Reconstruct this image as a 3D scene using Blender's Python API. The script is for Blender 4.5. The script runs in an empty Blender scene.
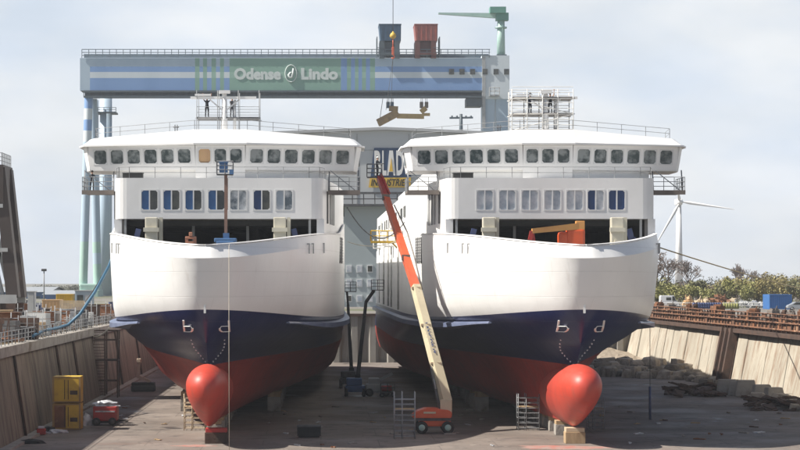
import bpy, bmesh, math, random
from mathutils import Vector, Matrix
R = random.Random(7)
SC = bpy.context.scene
COL = SC.collection
rad = math.radians
F = 2200.0; H = 12.67; CX = 321.0; CY = 280.0
QZ = 7.4                                    # quay level
def P(px, py, D):                           # photo pixel at distance D -> point
    return Vector(((px-CX)*D/F, D, H-(py-CY)*D/F))
def PX(px, D): return (px-CX)*D/F
def PZ(py, D): return H-(py-CY)*D/F

# ------------------------------------------------------------------ materials
def new_mat(name):
    m = bpy.data.materials.new(name); m.use_nodes = True
    nt = m.node_tree; nt.nodes.clear()
    o = nt.nodes.new('ShaderNodeOutputMaterial'); b = nt.nodes.new('ShaderNodeBsdfPrincipled')
    nt.links.new(b.outputs[0], o.inputs[0])
    return m, nt, b
def N(nt, typ, **kw):
    n = nt.nodes.new(typ)
    for k, v in kw.items():
        if k in n.inputs: n.inputs[k].default_value = v
        else: setattr(n, k, v)
    return n
def c4(c): return (c[0], c[1], c[2], 1.0)
def mixrgb(nt, fac, a, b):
    m = nt.nodes.new('ShaderNodeMix'); m.data_type = 'RGBA'
    for sock, val in ((m.inputs[0], fac), (m.inputs[6], a), (m.inputs[7], b)):
        if isinstance(val, bpy.types.NodeSocket): nt.links.new(val, sock)
        elif isinstance(val, (int, float)): sock.default_value = val
        else: sock.default_value = c4(val)
    return m.outputs[2]
def ramp(nt, src, p0, p1, v0=0.0, v1=1.0):
    r = nt.nodes.new('ShaderNodeMapRange'); nt.links.new(src, r.inputs[0])
    r.inputs[1].default_value = p0; r.inputs[2].default_value = p1
    r.inputs[3].default_value = v0; r.inputs[4].default_value = v1
    return r.outputs[0]
def coords(nt, scale=(1,1,1), kind='Object'):
    t = nt.nodes.new('ShaderNodeTexCoord'); mp = nt.nodes.new('ShaderNodeMapping')
    nt.links.new(t.outputs[kind], mp.inputs[0]); mp.inputs['Scale'].default_value = scale
    return mp.outputs[0]
def noise(nt, vec, scale, detail=4, rough=.55):
    n = nt.nodes.new('ShaderNodeTexNoise'); nt.links.new(vec, n.inputs['Vector'])
    n.inputs['Scale'].default_value = scale; n.inputs['Detail'].default_value = detail; n.inputs['Roughness'].default_value = rough
    return n.outputs['Fac']
def wmat(name, col, col2=None, rough=.6, metal=0, scale=.6, stretch=(1,1,1), lo=.4, hi=.7, bump=0, bscale=4, stain=None, slo=.6, shi=.75, sscale=.3, sstretch=(1,1,1), coat=0):
    """two-tone weathered paint / concrete with optional stains of their own shape and a bump"""
    m, nt, b = new_mat(name)
    out = None
    if col2 is None: col2 = tuple(c*.82 for c in col)
    f = ramp(nt, noise(nt, coords(nt, stretch), scale, 6), lo, hi)
    out = mixrgb(nt, f, col, col2)
    if stain:
        s = ramp(nt, noise(nt, coords(nt, sstretch), sscale, 8, .65), slo, shi)
        out = mixrgb(nt, s, out, stain)
    nt.links.new(out, b.inputs['Base Color'])
    b.inputs['Roughness'].default_value = rough; b.inputs['Metallic'].default_value = metal
    if coat: b.inputs['Coat Weight'].default_value = coat; b.inputs['Coat Roughness'].default_value = .15
    if bump:
        bn = N(nt, 'ShaderNodeBump'); bn.inputs['Strength'].default_value = bump; bn.inputs['Distance'].default_value = .1
        nt.links.new(noise(nt, coords(nt, stretch), bscale, 5), bn.inputs['Height']); nt.links.new(bn.outputs[0], b.inputs['Normal'])
    return m
def hull_mat(name, col, col2, rough, stain, slo=.62, shi=.85, seam=.2):
    m, nt, b = new_mat(name)
    t = nt.nodes.new('ShaderNodeTexCoord'); sp = nt.nodes.new('ShaderNodeSeparateXYZ'); nt.links.new(t.outputs['Object'], sp.inputs[0])
    ab = N(nt, 'ShaderNodeMath', operation='ABSOLUTE'); nt.links.new(sp.outputs[0], ab.inputs[0])
    ad = N(nt, 'ShaderNodeMath', operation='ADD'); nt.links.new(ab.outputs[0], ad.inputs[0]); nt.links.new(sp.outputs[1], ad.inputs[1])
    cb = nt.nodes.new('ShaderNodeCombineXYZ'); nt.links.new(ad.outputs[0], cb.inputs[0]); nt.links.new(sp.outputs[2], cb.inputs[1])
    br = N(nt, 'ShaderNodeTexBrick'); nt.links.new(cb.outputs[0], br.inputs['Vector'])
    br.inputs['Scale'].default_value = 1; br.inputs['Brick Width'].default_value = 5.5; br.inputs['Row Height'].default_value = 1.9
    br.inputs['Mortar Size'].default_value = .018; br.inputs['Mortar Smooth'].default_value = .6
    f = ramp(nt, noise(nt, coords(nt), .16, 5), .35, .7)
    out = mixrgb(nt, f, col, col2)
    s = ramp(nt, noise(nt, coords(nt, (1.6, 1.6, .16)), .8, 8, .65), slo, shi, 0, .55)
    out = mixrgb(nt, s, out, stain)
    sm = N(nt, 'ShaderNodeMath', operation='MULTIPLY'); nt.links.new(br.outputs['Fac'], sm.inputs[0]); sm.inputs[1].default_value = seam
    out = mixrgb(nt, sm.outputs[0], out, tuple(c*.35 for c in col))
    nt.links.new(out, b.inputs['Base Color']); b.inputs['Roughness'].default_value = rough
    bn = N(nt, 'ShaderNodeBump'); bn.inputs['Strength'].default_value = .25; bn.inputs['Distance'].default_value = .12
    nt.links.new(noise(nt, cb.outputs[0], .55, 2), bn.inputs['Height'])
    b2 = N(nt, 'ShaderNodeBump'); b2.inputs['Strength'].default_value = .5; b2.inputs['Distance'].default_value = .03; b2.invert = True
    nt.links.new(br.outputs['Fac'], b2.inputs['Height']); nt.links.new(bn.outputs[0], b2.inputs['Normal'])
    nt.links.new(b2.outputs[0], b.inputs['Normal'])
    return m
M = {}
M['white'] = hull_mat('ship_white', (.80,.80,.79), (.74,.74,.73), .38, (.45,.38,.32), .62, .9)
M['navy'] = hull_mat('ship_navy', (.011,.016,.075), (.017,.022,.085), .28, (.10,.10,.13), .66, .9)
M['red'] = hull_mat('antifouling_red', (.40,.04,.026), (.29,.03,.022), .5, (.10,.04,.034), .5, .75)  # stains also deepened to carry the shade on the lower hull
M['bulbred_lit'] = hull_mat('sunlit_bulb_red', (.54,.062,.035), (.42,.045,.03), .48, (.26,.075,.055), .5, .72, .3)  # same antifouling, lightened so the colour carries the bulb's sunlight
M['paint'] = wmat('deckhouse_white', (.77,.77,.765), (.70,.70,.69), .42, scale=.25, stain=(.42,.38,.33), slo=.68, shi=.95, sscale=.5, sstretch=(1.5,1.5,.2), bump=.1, bscale=.8)
M['greypaint'] = wmat('grey_paint', (.38,.39,.39), (.30,.31,.31), .5, stain=(.2,.15,.11), slo=.62, shi=.85)
M['dark'] = wmat('dark_interior', (.05,.05,.048), (.03,.03,.03), .7)  # charcoal puts the mooring deck's shade into its colour; deck vent shares it
M['deckgreen'] = wmat('deck_grey', (.16,.16,.15), (.10,.10,.095), .75, scale=.8)
M['black'] = wmat('black_rubber', (.012,.012,.013), (.02,.02,.02), .75)
M['steel'] = wmat('galvanised_steel', (.36,.37,.38), (.27,.28,.29), .45, .5, scale=2)
M['darksteel'] = wmat('dark_steel', (.10,.10,.105), (.06,.06,.06), .6, .2, scale=2)
M['rail'] = wmat('rail_grey', (.24,.25,.26), (.17,.18,.19), .5, scale=2)
M['whiterail'] = wmat('rail_white', (.62,.62,.60), (.48,.47,.45), .5, scale=2)
M['rust'] = wmat('rusty_steel', (.24,.105,.05), (.10,.05,.032), .9, scale=.5, lo=.35, hi=.65, bump=.4, stain=(.38,.24,.15), slo=.55, shi=.7, sscale=.9)
M['rustdark'] = wmat('dark_rusty_steel', (.085,.048,.034), (.045,.032,.026), .9, scale=.8, bump=.4)
M['blue'] = wmat('blue_paint', (.03,.10,.27), (.025,.075,.2), .45, stain=(.12,.12,.14), slo=.62, shi=.9)
M['film'] = wmat('blue_window_film', (.035,.12,.29), (.028,.085,.22), .4, scale=1.2)
M['filmnavy'] = wmat('navy_window_film', (.012,.045,.145), (.012,.035,.11), .35, scale=1.2)
M['tan'] = wmat('plywood', (.55,.36,.20), (.47,.30,.17), .8, scale=1.5, stretch=(1,1,.1))
M['orange'] = wmat('orange_machine_paint', (.66,.10,.025), (.55,.08,.02), .4, stain=(.2,.08,.05), slo=.62, shi=.9, sscale=1.2)
M['boomorange'] = wmat('orange_boom_paint', (.60,.115,.045), (.5,.09,.04), .45, scale=.8, stain=(.3,.13,.08), slo=.6, shi=.9, sscale=1)
M['cream'] = wmat('cream_boom_paint', (.60,.53,.37), (.52,.46,.32), .5, scale=.8, stain=(.3,.26,.19), slo=.6, shi=.9, sscale=1)
M['yellow'] = wmat('yellow_paint', (.60,.38,.03), (.50,.31,.03), .55, scale=.8, stain=(.2,.12,.04), slo=.55, shi=.8, sscale=.9)
M['redm'] = wmat('red_machine_paint', (.42,.03,.025), (.30,.03,.025), .5, stain=(.1,.05,.04), slo=.55, shi=.8, sscale=1.5)
M['plastic'] = wmat('pale_plastic_sheet', (.55,.56,.58), (.33,.34,.37), .35, scale=1.6, lo=.45, hi=.6)
M['wood'] = wmat('timber', (.40,.29,.17), (.28,.19,.11), .85, scale=1.5, stretch=(1,1,.3), bump=.2)
M['concblock'] = wmat('concrete_block', (.32,.30,.27), (.22,.20,.18), .9, scale=.8, bump=.6, bscale=3, stain=(.12,.09,.07), slo=.55, shi=.7)
M['ropepale'] = wmat('pale_rope', (.52,.48,.40), (.40,.36,.28), .9)
M['ropeyellow'] = wmat('straw_rope', (.45,.36,.2), (.35,.27,.15), .9)
M['hose'] = wmat('blue_hose', (.04,.13,.22), (.03,.10,.17), .5)
M['cable'] = wmat('dark_cable', (.06,.065,.07), (.04,.04,.045), .6)
M['letter'] = wmat('white_lettering', (.78,.78,.76), (.7,.7,.68), .5)
M['lettergrey'] = wmat('pale_lettering', (.60,.66,.64), (.54,.6,.58), .6)
M['letternavy'] = wmat('navy_lettering', (.02,.04,.14), (.02,.035,.11), .5)
M['signnavy'] = wmat('sign_navy', (.02,.055,.13), (.02,.05,.115), .5)
M['signyellow'] = wmat('sign_yellow', (.75,.48,.06), (.7,.44,.05), .5)
M['hall'] = wmat('hall_cladding', (.50,.515,.52), (.46,.48,.485), .6, scale=.08, stain=(.3,.31,.31), slo=.6, shi=.9, sstretch=(1,1,.1))
M['hallband'] = wmat('hall_lower_cladding', (.37,.42,.43), (.33,.38,.39), .6, scale=.08)
M['hallroof'] = wmat('hall_roof', (.46,.47,.475), (.41,.42,.43), .6, scale=.05)
M['gpale'] = wmat('gantry_pale_blue', (0.414,0.517,0.609), (0.356,0.460,0.564), .55, scale=.12, stretch=(1,1,.3))
M['gwhite'] = wmat('gantry_white', (0.598,0.655,0.690), (0.517,0.586,0.632), .55, scale=.12, stretch=(1,1,.3))
M['gblue'] = wmat('gantry_blue', (0.196,0.328,0.575), (0.167,0.287,0.517), .55, scale=.12, stretch=(1,1,.3))
M['ggreen'] = wmat('gantry_green', (0.224,0.380,0.310), (0.196,0.339,0.276), .55, scale=.12, stretch=(1,1,.3))
M['ggreen2'] = wmat('gantry_light_green', (0.287,0.448,0.374), (0.253,0.402,0.333), .55, scale=.12, stretch=(1,1,.3))
M['gdark'] = wmat('gantry_dark', (.075,.10,.12), (.06,.08,.09), .6)
M['craneGreen'] = wmat('crane_green', (.12,.30,.24), (.10,.25,.2), .5, scale=.3)
M['palegreen'] = wmat('pale_green_leg', (0.380,0.540,0.483), (0.310,0.471,0.425), .55, scale=.2)
M['trolblue'] = wmat('trolley_blue', (.045,.10,.17), (.03,.075,.13), .5, scale=.4)
M['trolred'] = wmat('trolley_red', (.33,.085,.06), (.25,.06,.045), .5, scale=.4)
M['brownyellow'] = wmat('ochre_steel', (.36,.23,.08), (.22,.14,.06), .6, scale=.5)
M['turbine'] = wmat('turbine_white', (.72,.72,.72), (.66,.66,.66), .5)
M['vanwhite'] = wmat('van_white', (.75,.76,.77), (.7,.71,.72), .3, coat=.4)
M['carsilver'] = wmat('car_silver', (.40,.42,.45), (.36,.38,.41), .3, .4, coat=.4)
M['bluecont'] = wmat('container_blue', (.03,.13,.36), (.025,.11,.3), .5, stain=(.1,.12,.2), slo=.62, shi=.9)
M['shedblue'] = wmat('shed_blue', (.07,.15,.33), (.055,.12,.28), .55, scale=.2)
M['shedroof'] = wmat('shed_roof', (.3,.32,.34), (.26,.28,.3), .5)
M['cabingrey'] = wmat('cabin_blue_grey', (.27,.33,.38), (.23,.29,.34), .55)
M['ochre'] = wmat('ochre_boarding', (.52,.34,.18), (.44,.28,.14), .7)
M['tanpanel'] = wmat('tan_slats', (.52,.42,.29), (.42,.33,.22), .75)
M['brownsteel'] = wmat('brown_crane_paint', (.05,.037,.033), (.038,.029,.027), .65, scale=.3, stain=(.16,.08,.05), slo=.6, shi=.8)
M['tyre'] = M['black']
M['bark'] = wmat('bark', (.15,.11,.085), (.10,.075,.06), .9)
M['twig'] = wmat('pinkish_twig', (.17,.13,.11), (.13,.10,.085), .9)
def glass(name, col, col2, rough=.12, sc=.9):
    m, nt, b = new_mat(name)
    f = ramp(nt, noise(nt, coords(nt), sc, 5, .6), .42, .6)
    nt.links.new(mixrgb(nt, f, col, col2), b.inputs['Base Color']); b.inputs['Roughness'].default_value = rough
    b.inputs['IOR'].default_value = 1.5
    return m
M['glass'] = glass('bridge_glass', (.05,.07,.075), (.23,.255,.26), .15, 1.3)
M['glassdark'] = glass('dark_glass', (.025,.03,.03), (.075,.075,.06))
M['glassmask'] = glass('whitened_glass', (.56,.58,.60), (.10,.13,.16), .3, .9)
M['glasspale'] = glass('pale_masked_glass', (.55,.57,.60), (.30,.35,.41), .35, .7)
M['gasket'] = wmat('window_frame_white', (.66,.67,.67), (.6,.6,.6), .5)
def leafmat(name, a, b2):
    m, nt, b = new_mat(name)
    f = ramp(nt, noise(nt, coords(nt), .5, 3), .35, .65)
    col = mixrgb(nt, f, a, b2); nt.links.new(col, b.inputs['Base Color']); b.inputs['Roughness'].default_value = .7
    b.inputs['Subsurface Weight'].default_value = 0
    return m
M['leafA'] = leafmat('spring_leaf', (.26,.255,.08), (.19,.19,.065))
M['leafB'] = leafmat('olive_leaf', (.17,.165,.07), (.12,.12,.055))
M['leafC'] = leafmat('dark_leaf', (0.064,0.072,0.048), (0.048,0.056,0.040))
M['leafD'] = leafmat('budding_leaf', (.30,.25,.09), (.21,.18,.07))
def person_mat(name, top, trousers, skin=(.42,.26,.19)):
    m, nt, b = new_mat(name)
    t = nt.nodes.new('ShaderNodeTexCoord'); sp = nt.nodes.new('ShaderNodeSeparateXYZ'); nt.links.new(t.outputs['Object'], sp.inputs[0])
    def step(z): return ramp(nt, sp.outputs[2], z-.008, z+.008)
    c = mixrgb(nt, step(.09), (.02,.02,.02), trousers)
    c = mixrgb(nt, step(.94), c, top); c = mixrgb(nt, step(1.50), c, skin)
    nt.links.new(c, b.inputs['Base Color']); b.inputs['Roughness'].default_value = .8
    return m
M['workdark'] = person_mat('dark_workwear', (.025,.03,.04), (.02,.022,.03))
M['worknavy'] = person_mat('navy_workwear', (.03,.045,.09), (.025,.03,.05))
M['workgrey'] = person_mat('grey_workwear', (.10,.10,.11), (.05,.05,.06))
M['helmet'] = wmat('white_helmet', (.72,.72,.7), (.68,.68,.66), .4)
M['hair'] = wmat('dark_hair', (.02,.015,.012), (.03,.02,.015), .7)

def floor_mat():
    m, nt, b = new_mat('dock_concrete')
    v = coords(nt)
    base = mixrgb(nt, ramp(nt, noise(nt, v, .09, 7, .6), .35, .65), (.135,.112,.096), (.215,.182,.158))
    base = mixrgb(nt, ramp(nt, noise(nt, v, .35, 8, .7), .54, .62, 0, .8), base, (.095,.082,.075))
    base = mixrgb(nt, ramp(nt, noise(nt, coords(nt, (1.0,.35,1)), .9, 6, .7), .62, .70, 0, .6), base, (.30,.27,.235))
    base = mixrgb(nt, ramp(nt, noise(nt, coords(nt, (.5,1,1)), .16, 5, .7), .60, .70, 0, .55), base, (.17,.085,.055))
    br = N(nt, 'ShaderNodeTexBrick'); nt.links.new(v, br.inputs['Vector']); br.inputs['Scale'].default_value = 1
    br.inputs['Brick Width'].default_value = 9; br.inputs['Row Height'].default_value = 6; br.inputs['Mortar Size'].default_value = .05; br.inputs['Mortar Smooth'].default_value = .3
    jm = N(nt, 'ShaderNodeMath', operation='MULTIPLY'); nt.links.new(br.outputs['Fac'], jm.inputs[0]); jm.inputs[1].default_value = .55
    base = mixrgb(nt, jm.outputs[0], base, (.07,.06,.055))
    vo = N(nt, 'ShaderNodeTexVoronoi'); vo.feature = 'DISTANCE_TO_EDGE'; vo.inputs['Scale'].default_value = .16
    wv = N(nt, 'ShaderNodeVectorMath', operation='ADD'); nt.links.new(v, wv.inputs[0])
    nz = nt.nodes.new('ShaderNodeTexNoise'); nt.links.new(v, nz.inputs['Vector']); nz.inputs['Scale'].default_value = .5; nz.inputs['Detail'].default_value = 4
    sc_ = N(nt, 'ShaderNodeVectorMath', operation='SCALE'); nt.links.new(nz.outputs['Color'], sc_.inputs[0]); sc_.inputs['Scale'].default_value = 3.0; nt.links.new(sc_.outputs[0], wv.inputs[1]); nt.links.new(wv.outputs[0], vo.inputs['Vector'])
    base = mixrgb(nt, ramp(nt, vo.outputs['Distance'], .0, .014, .6, 0), base, (.06,.052,.048))
    pud = ramp(nt, noise(nt, coords(nt, (.7,.5,1)), .13, 5, .6), .64, .665)
    base = mixrgb(nt, pud, base, (.075,.068,.064))
    nt.links.new(base, b.inputs['Base Color'])
    rg0 = ramp(nt, noise(nt, v, .12, 4), .4, .62, .6, .95)
    rm = nt.nodes.new('ShaderNodeMix'); nt.links.new(pud, rm.inputs[0]); nt.links.new(rg0, rm.inputs[2]); rm.inputs[3].default_value = .38; rg = rm.outputs[0]
    nt.links.new(rg, b.inputs['Roughness'])
    bn = N(nt, 'ShaderNodeBump'); bn.inputs['Strength'].default_value = .35; bn.inputs['Distance'].default_value = .05
    nt.links.new(noise(nt, v, 2.5, 6), bn.inputs['Height']); nt.links.new(bn.outputs[0], b.inputs['Normal'])
    return m
M['floor'] = floor_mat()
M['redstain'] = wmat('red_paint_spill', (.36,.11,.085), (.28,.19,.155), .85, scale=1.2, stain=(.27,.225,.2), slo=.45, shi=.6, sscale=1.1)
def ground_mat():
    m, nt, b = new_mat('quay_ground')
    v = coords(nt)
    base = mixrgb(nt, ramp(nt, noise(nt, v, .03, 7, .6), .35, .65), (.20,.185,.165), (.14,.13,.115))
    base = mixrgb(nt, ramp(nt, noise(nt, v, .01, 5), .48, .56, 0, .8), base, (.085,.095,.04))
    nt.links.new(base, b.inputs['Base Color']); b.inputs['Roughness'].default_value = .95
    return m
M['ground'] = ground_mat()
def wall_mat(name, a, b2, streak, slo, shi, fine=True):
    m, nt, b = new_mat(name)
    base = mixrgb(nt, ramp(nt, noise(nt, coords(nt), .15, 6), .35, .65), a, b2)
    base = mixrgb(nt, ramp(nt, noise(nt, coords(nt, (1,1,.07)), .8, 8, .7), slo, shi, 0, .8), base, streak)
    base = mixrgb(nt, ramp(nt, noise(nt, coords(nt, (1,1,.04)), 2.2, 6, .7), slo+.02, shi+.05, 0, .35), base, tuple(c*.7 for c in streak))
    nt.links.new(base, b.inputs['Base Color']); b.inputs['Roughness'].default_value = .9
    bn = N(nt, 'ShaderNodeBump'); bn.inputs['Strength'].default_value = .4; bn.inputs['Distance'].default_value = .06
    nt.links.new(noise(nt, coords(nt), 1.5, 7), bn.inputs['Height']); nt.links.new(bn.outputs[0], b.inputs['Normal'])
    return m
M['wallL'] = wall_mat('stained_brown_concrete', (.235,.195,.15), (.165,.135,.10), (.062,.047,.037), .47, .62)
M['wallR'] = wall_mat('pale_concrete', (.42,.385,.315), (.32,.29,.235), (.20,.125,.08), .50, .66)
M['sheet'] = wall_mat('sheet_piling', (.30,.29,.265), (.22,.205,.18), (.16,.11,.08), .5, .66)
M['gravel'] = wmat('gravel', (.30,.25,.19), (.21,.17,.13), .95, scale=1.5, bump=1, bscale=3)

# ------------------------------------------------------------------ mesh builder
class MB:
    def __init__(s): s.v=[]; s.f=[]; s.m=[]; s.s=[]
    def face(s, idx, m=0, sm=False): s.f.append(tuple(idx)); s.m.append(m); s.s.append(sm)
    def add(s, pts): n=len(s.v); s.v += [tuple(p) for p in pts]; return n
    def poly(s, pts, m=0): n=s.add(pts); s.face(range(n, n+len(pts)), m)
    def hexa(s, a, b, m=0):                 # two quads a (4 pts), b (4 pts)
        n = s.add(list(a)+list(b))
        for q in ((3,2,1,0),(4,5,6,7),(0,1,5,4),(1,2,6,5),(2,3,7,6),(3,0,4,7)): s.face([n+i for i in q], m)
    def box(s, x0,x1,y0,y1,z0,z1, m=0):
        s.hexa([(x0,y0,z0),(x1,y0,z0),(x1,y1,z0),(x0,y1,z0)],[(x0,y0,z1),(x1,y0,z1),(x1,y1,z1),(x0,y1,z1)], m)
    def cbox(s, c, sx, sy, sz, m=0, rz=0, bev=0, rx=0):
        mt = Matrix.Translation(c) @ Matrix.Rotation(rz,4,'Z') @ Matrix.Rotation(rx,4,'X')
        if bev:
            bm = bmesh.new(); bmesh.ops.create_cube(bm, size=1)
            for v in bm.verts: v.co = Vector((v.co.x*sx, v.co.y*sy, v.co.z*sz))
            bmesh.ops.bevel(bm, geom=bm.edges[:], offset=bev, segments=2, affect='EDGES', profile=.6)
            n = len(s.v); bm.verts.ensure_lookup_table()
            s.v += [tuple(mt @ v.co) for v in bm.verts]
            for f in bm.faces: s.face([n+v.index for v in f.verts], m)
            bm.free(); return
        h = [mt @ Vector((a*sx/2, b*sy/2, c2*sz/2)) for c2 in (-1,1) for a,b in ((-1,-1),(1,-1),(1,1),(-1,1))]
        s.hexa(h[:4], h[4:], m)
    def beam(s, p, q, w, h=None, m=0, w2=None, h2=None):
        p, q = Vector(p), Vector(q); h = w if h is None else h
        w2 = w if w2 is None else w2; h2 = h if h2 is None else h2
        d = (q-p).normalized(); up = Vector((0,0,1)) if abs(d.z) < .95 else Vector((0,1,0))
        a = d.cross(up).normalized(); b = a.cross(d).normalized()
        f = lambda c, w, h: [c-a*w/2-b*h/2, c+a*w/2-b*h/2, c+a*w/2+b*h/2, c-a*w/2+b*h/2]
        s.hexa(f(p,w,h), f(q,w2,h2), m)
    def tube(s, p, q, r, r2=None, n=6, m=0, cap=True):
        s.path([p, q], [r, r if r2 is None else r2], n, m, cap)
    def path(s, pts, r, n=6, m=0, cap=True):
        pts = [Vector(p) for p in pts]; k = len(pts)
        rr = r if isinstance(r, (list, tuple)) else [r]*k
        rings = []; prev = None
        for i, p in enumerate(pts):
            d = (pts[min(i+1,k-1)]-pts[max(i-1,0)]).normalized()
            if prev is None:
                up = Vector((0,0,1)) if abs(d.z) < .9 else Vector((0,1,0))
                a = d.cross(up).normalized()
            else:
                a = (prev - d*prev.dot(d)).normalized()
            prev = a; b = a.cross(d)
            rings.append(s.add([p + (a*math.cos(2*math.pi*j/n)+b*math.sin(2*math.pi*j/n))*rr[i] for j in range(n)]))
        for i in range(k-1):
            for j in range(n):
                s.face((rings[i]+j, rings[i]+(j+1)%n, rings[i+1]+(j+1)%n, rings[i+1]+j), m, n>4)
        if cap:
            s.face([rings[0]+j for j in range(n)], m); s.face([rings[-1]+j for j in reversed(range(n))], m)
    def lathe(s, c, prof, n=16, m=0, axis='Z'):
        c = Vector(c); rings=[]
        for r, z in prof:
            pts=[]
            for j in range(n):
                t=2*math.pi*j/n; u,w=r*math.cos(t),r*math.sin(t)
                pts.append(c+(Vector((u,w,z)) if axis=='Z' else Vector((z,u,w)) if axis=='X' else Vector((u,z,w))))
            rings.append(s.add(pts))
        for i in range(len(prof)-1):
            for j in range(n): s.face((rings[i]+j, rings[i]+(j+1)%n, rings[i+1]+(j+1)%n, rings[i+1]+j), m, True)
        s.face([rings[0]+j for j in range(n)], m); s.face([rings[-1]+j for j in range(n)], m)
    def prism(s, xy, z0, z1, m=0, top=None):
        top = top or xy; k=len(xy)
        zz0 = z0 if isinstance(z0,(list,tuple)) else [z0]*k; zz1 = z1 if isinstance(z1,(list,tuple)) else [z1]*k
        a = s.add([(p[0],p[1],zz0[i]) for i,p in enumerate(xy)]); b = s.add([(p[0],p[1],zz1[i]) for i,p in enumerate(top)])
        s.face([a+i for i in reversed(range(k))], m); s.face([b+i for i in range(k)], m)
        for i in range(k): s.face((a+i, a+(i+1)%k, b+(i+1)%k, b+i), m)
    def extrude_xz(s, xz, y0, y1, m=0):
        k=len(xz); a=s.add([(x,y0,z) for x,z in xz]); b=s.add([(x,y1,z) for x,z in xz])
        s.face([a+i for i in range(k)], m); s.face([b+i for i in reversed(range(k))], m)
        for i in range(k): s.face((a+i, b+i, b+(i+1)%k, a+(i+1)%k), m)
    def ring(s, c, r, t, n=12, axis='Y', m=0):
        c=Vector(c); pts=[]
        for j in range(n+1):
            a=2*math.pi*j/n
            pts.append(c+(Vector((r*math.cos(a),0,r*math.sin(a))) if axis=='Y' else Vector((0,r*math.cos(a),r*math.sin(a)))))
        s.path(pts, t, 5, m, False)
    def rail(s, pts, h=1.1, rails=3, step=1.5, r=.03, m=0):
        pts=[Vector(p) for p in pts]
        for a, b in zip(pts, pts[1:]):
            L=(b-a).length; k=max(1,int(round(L/step)))
            for i in range(k+1):
                p=a+(b-a)*i/k; s.tube(p, p+Vector((0,0,h)), r*1.1, n=4, m=m, cap=False)
            for j in range(rails):
                z=Vector((0,0,h*(j+1)/rails)); s.tube(a+z, b+z, r, n=4, m=m, cap=False)
    def build(s, name, mats, parent=None, loc=None):
        me = bpy.data.meshes.new(name)
        off = Vector((0,0,0))
        if parent is not None: off = WL[parent.name]
        elif loc is not None: off = Vector(loc)
        me.from_pydata([(v[0]-off.x, v[1]-off.y, v[2]-off.z) for v in s.v], [], s.f)
        mats = mats if isinstance(mats, (list, tuple)) else [mats]
        for m in mats: me.materials.append(M[m] if isinstance(m, str) else m)
        me.polygons.foreach_set('material_index', s.m); me.polygons.foreach_set('use_smooth', s.s)
        bm = bmesh.new(); bm.from_mesh(me); bmesh.ops.recalc_face_normals(bm, faces=bm.faces[:]); bm.to_mesh(me); bm.free()
        o = bpy.data.objects.new(name, me); COL.objects.link(o)
        if parent is not None: o.parent = parent; WL[o.name] = off
        else: o.location = off; WL[o.name] = off
        return o
WL = {}
def thing(name, loc, label, cat, group=None):
    o = bpy.data.objects.new(name, None); COL.objects.link(o); o.location = loc; o.empty_display_size = .3
    WL[o.name] = Vector(loc)
    return tag(o, label, cat, group)
def tag(o, label, cat, group=None):
    o['label'] = label; o['category'] = cat
    if group: o['group'] = group
    return o
def structure(o): o['kind'] = 'structure'; return o
def copy_tree(o, parent=None):
    c = o.copy(); COL.objects.link(c)
    if parent is not None: c.parent = parent
    for ch in list(o.children): copy_tree(ch, c)
    return c
def text_mesh(body, width, height, depth=.05, offset=0.0, origin=(0,0,0), right=(1,0,0), up=(0,0,1), shear=0):
    """returns MB holding the words; left-bottom corner at origin, facing right x up"""
    cu = bpy.data.curves.new('t', 'FONT'); cu.body = body; cu.size = 1; cu.extrude = .02; cu.offset = offset; cu.resolution_u = 3; cu.shear = shear
    ob = bpy.data.objects.new('t', cu); COL.objects.link(ob)
    dg = bpy.context.evaluated_depsgraph_get(); me = bpy.data.meshes.new_from_object(ob.evaluated_get(dg))
    xs=[v.co.x for v in me.vertices]; ys=[v.co.y for v in me.vertices]; zs=[v.co.z for v in me.vertices]
    sx=width/(max(xs)-min(xs)); sy=height/(max(ys)-min(ys)) if height else sx
    right=Vector(right).normalized(); up=Vector(up).normalized(); n=right.cross(up); o=Vector(origin)
    mb=MB(); mb.add([o+right*((v.co.x-min(xs))*sx)+up*((v.co.y-min(ys))*sy)+n*((v.co.z-min(zs))/.04*depth) for v in me.vertices])
    for p in me.polygons: mb.face(p.vertices)
    bpy.data.objects.remove(ob); bpy.data.curves.remove(cu); bpy.data.meshes.remove(me)
    return mb
def interp(x, xs, ys):
    if x <= xs[0]: return ys[0]
    for i in range(len(xs)-1):
        if x <= xs[i+1]: return ys[i]+(ys[i+1]-ys[i])*(x-xs[i])/(xs[i+1]-xs[i])
    return ys[-1]

# ------------------------------------------------------------------ setting: pit, ground
WLx0, WLx1 = -23.7, -24.7       # left wall foot / rim
WRx0, WRx1 = 54.5, 56.0
WRA = rad(1.33); YR = 339.0
def wr(y): return 56.0-.0232*y     # rim of the right wall
def Dw(px): return 54.5/((px-CX)/F+.0232)         # right wall foot / rim
YB, YE = -25.0, 338.4           # pit near / far end
mb = MB(); mb.poly([(WLx0-2,YB,0),(WRx0+4,YB,0),(WRx0+4,YE+2,0),(WLx0-2,YE+2,0)])
structure(mb.build('dock_floor', 'floor'))
mb = MB(); BIG = 3000
for x0,x1,y0,y1 in ((-BIG,WLx1-.6,-500,YE+.8),(-BIG,BIG,YE+.8,BIG),(WLx1-.6,wr(YB)+.6,-500,YB-.8)):
    mb.poly([(x0,y0,QZ),(x1,y0,QZ),(x1,y1,QZ),(x0,y1,QZ)])
mb.poly([(wr(-500)+.6,-500,QZ),(BIG,-500,QZ),(BIG,YE+.8,QZ),(wr(YR)+.6,YE+.8,QZ)])
structure(mb.build('ground', 'ground'))
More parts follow.
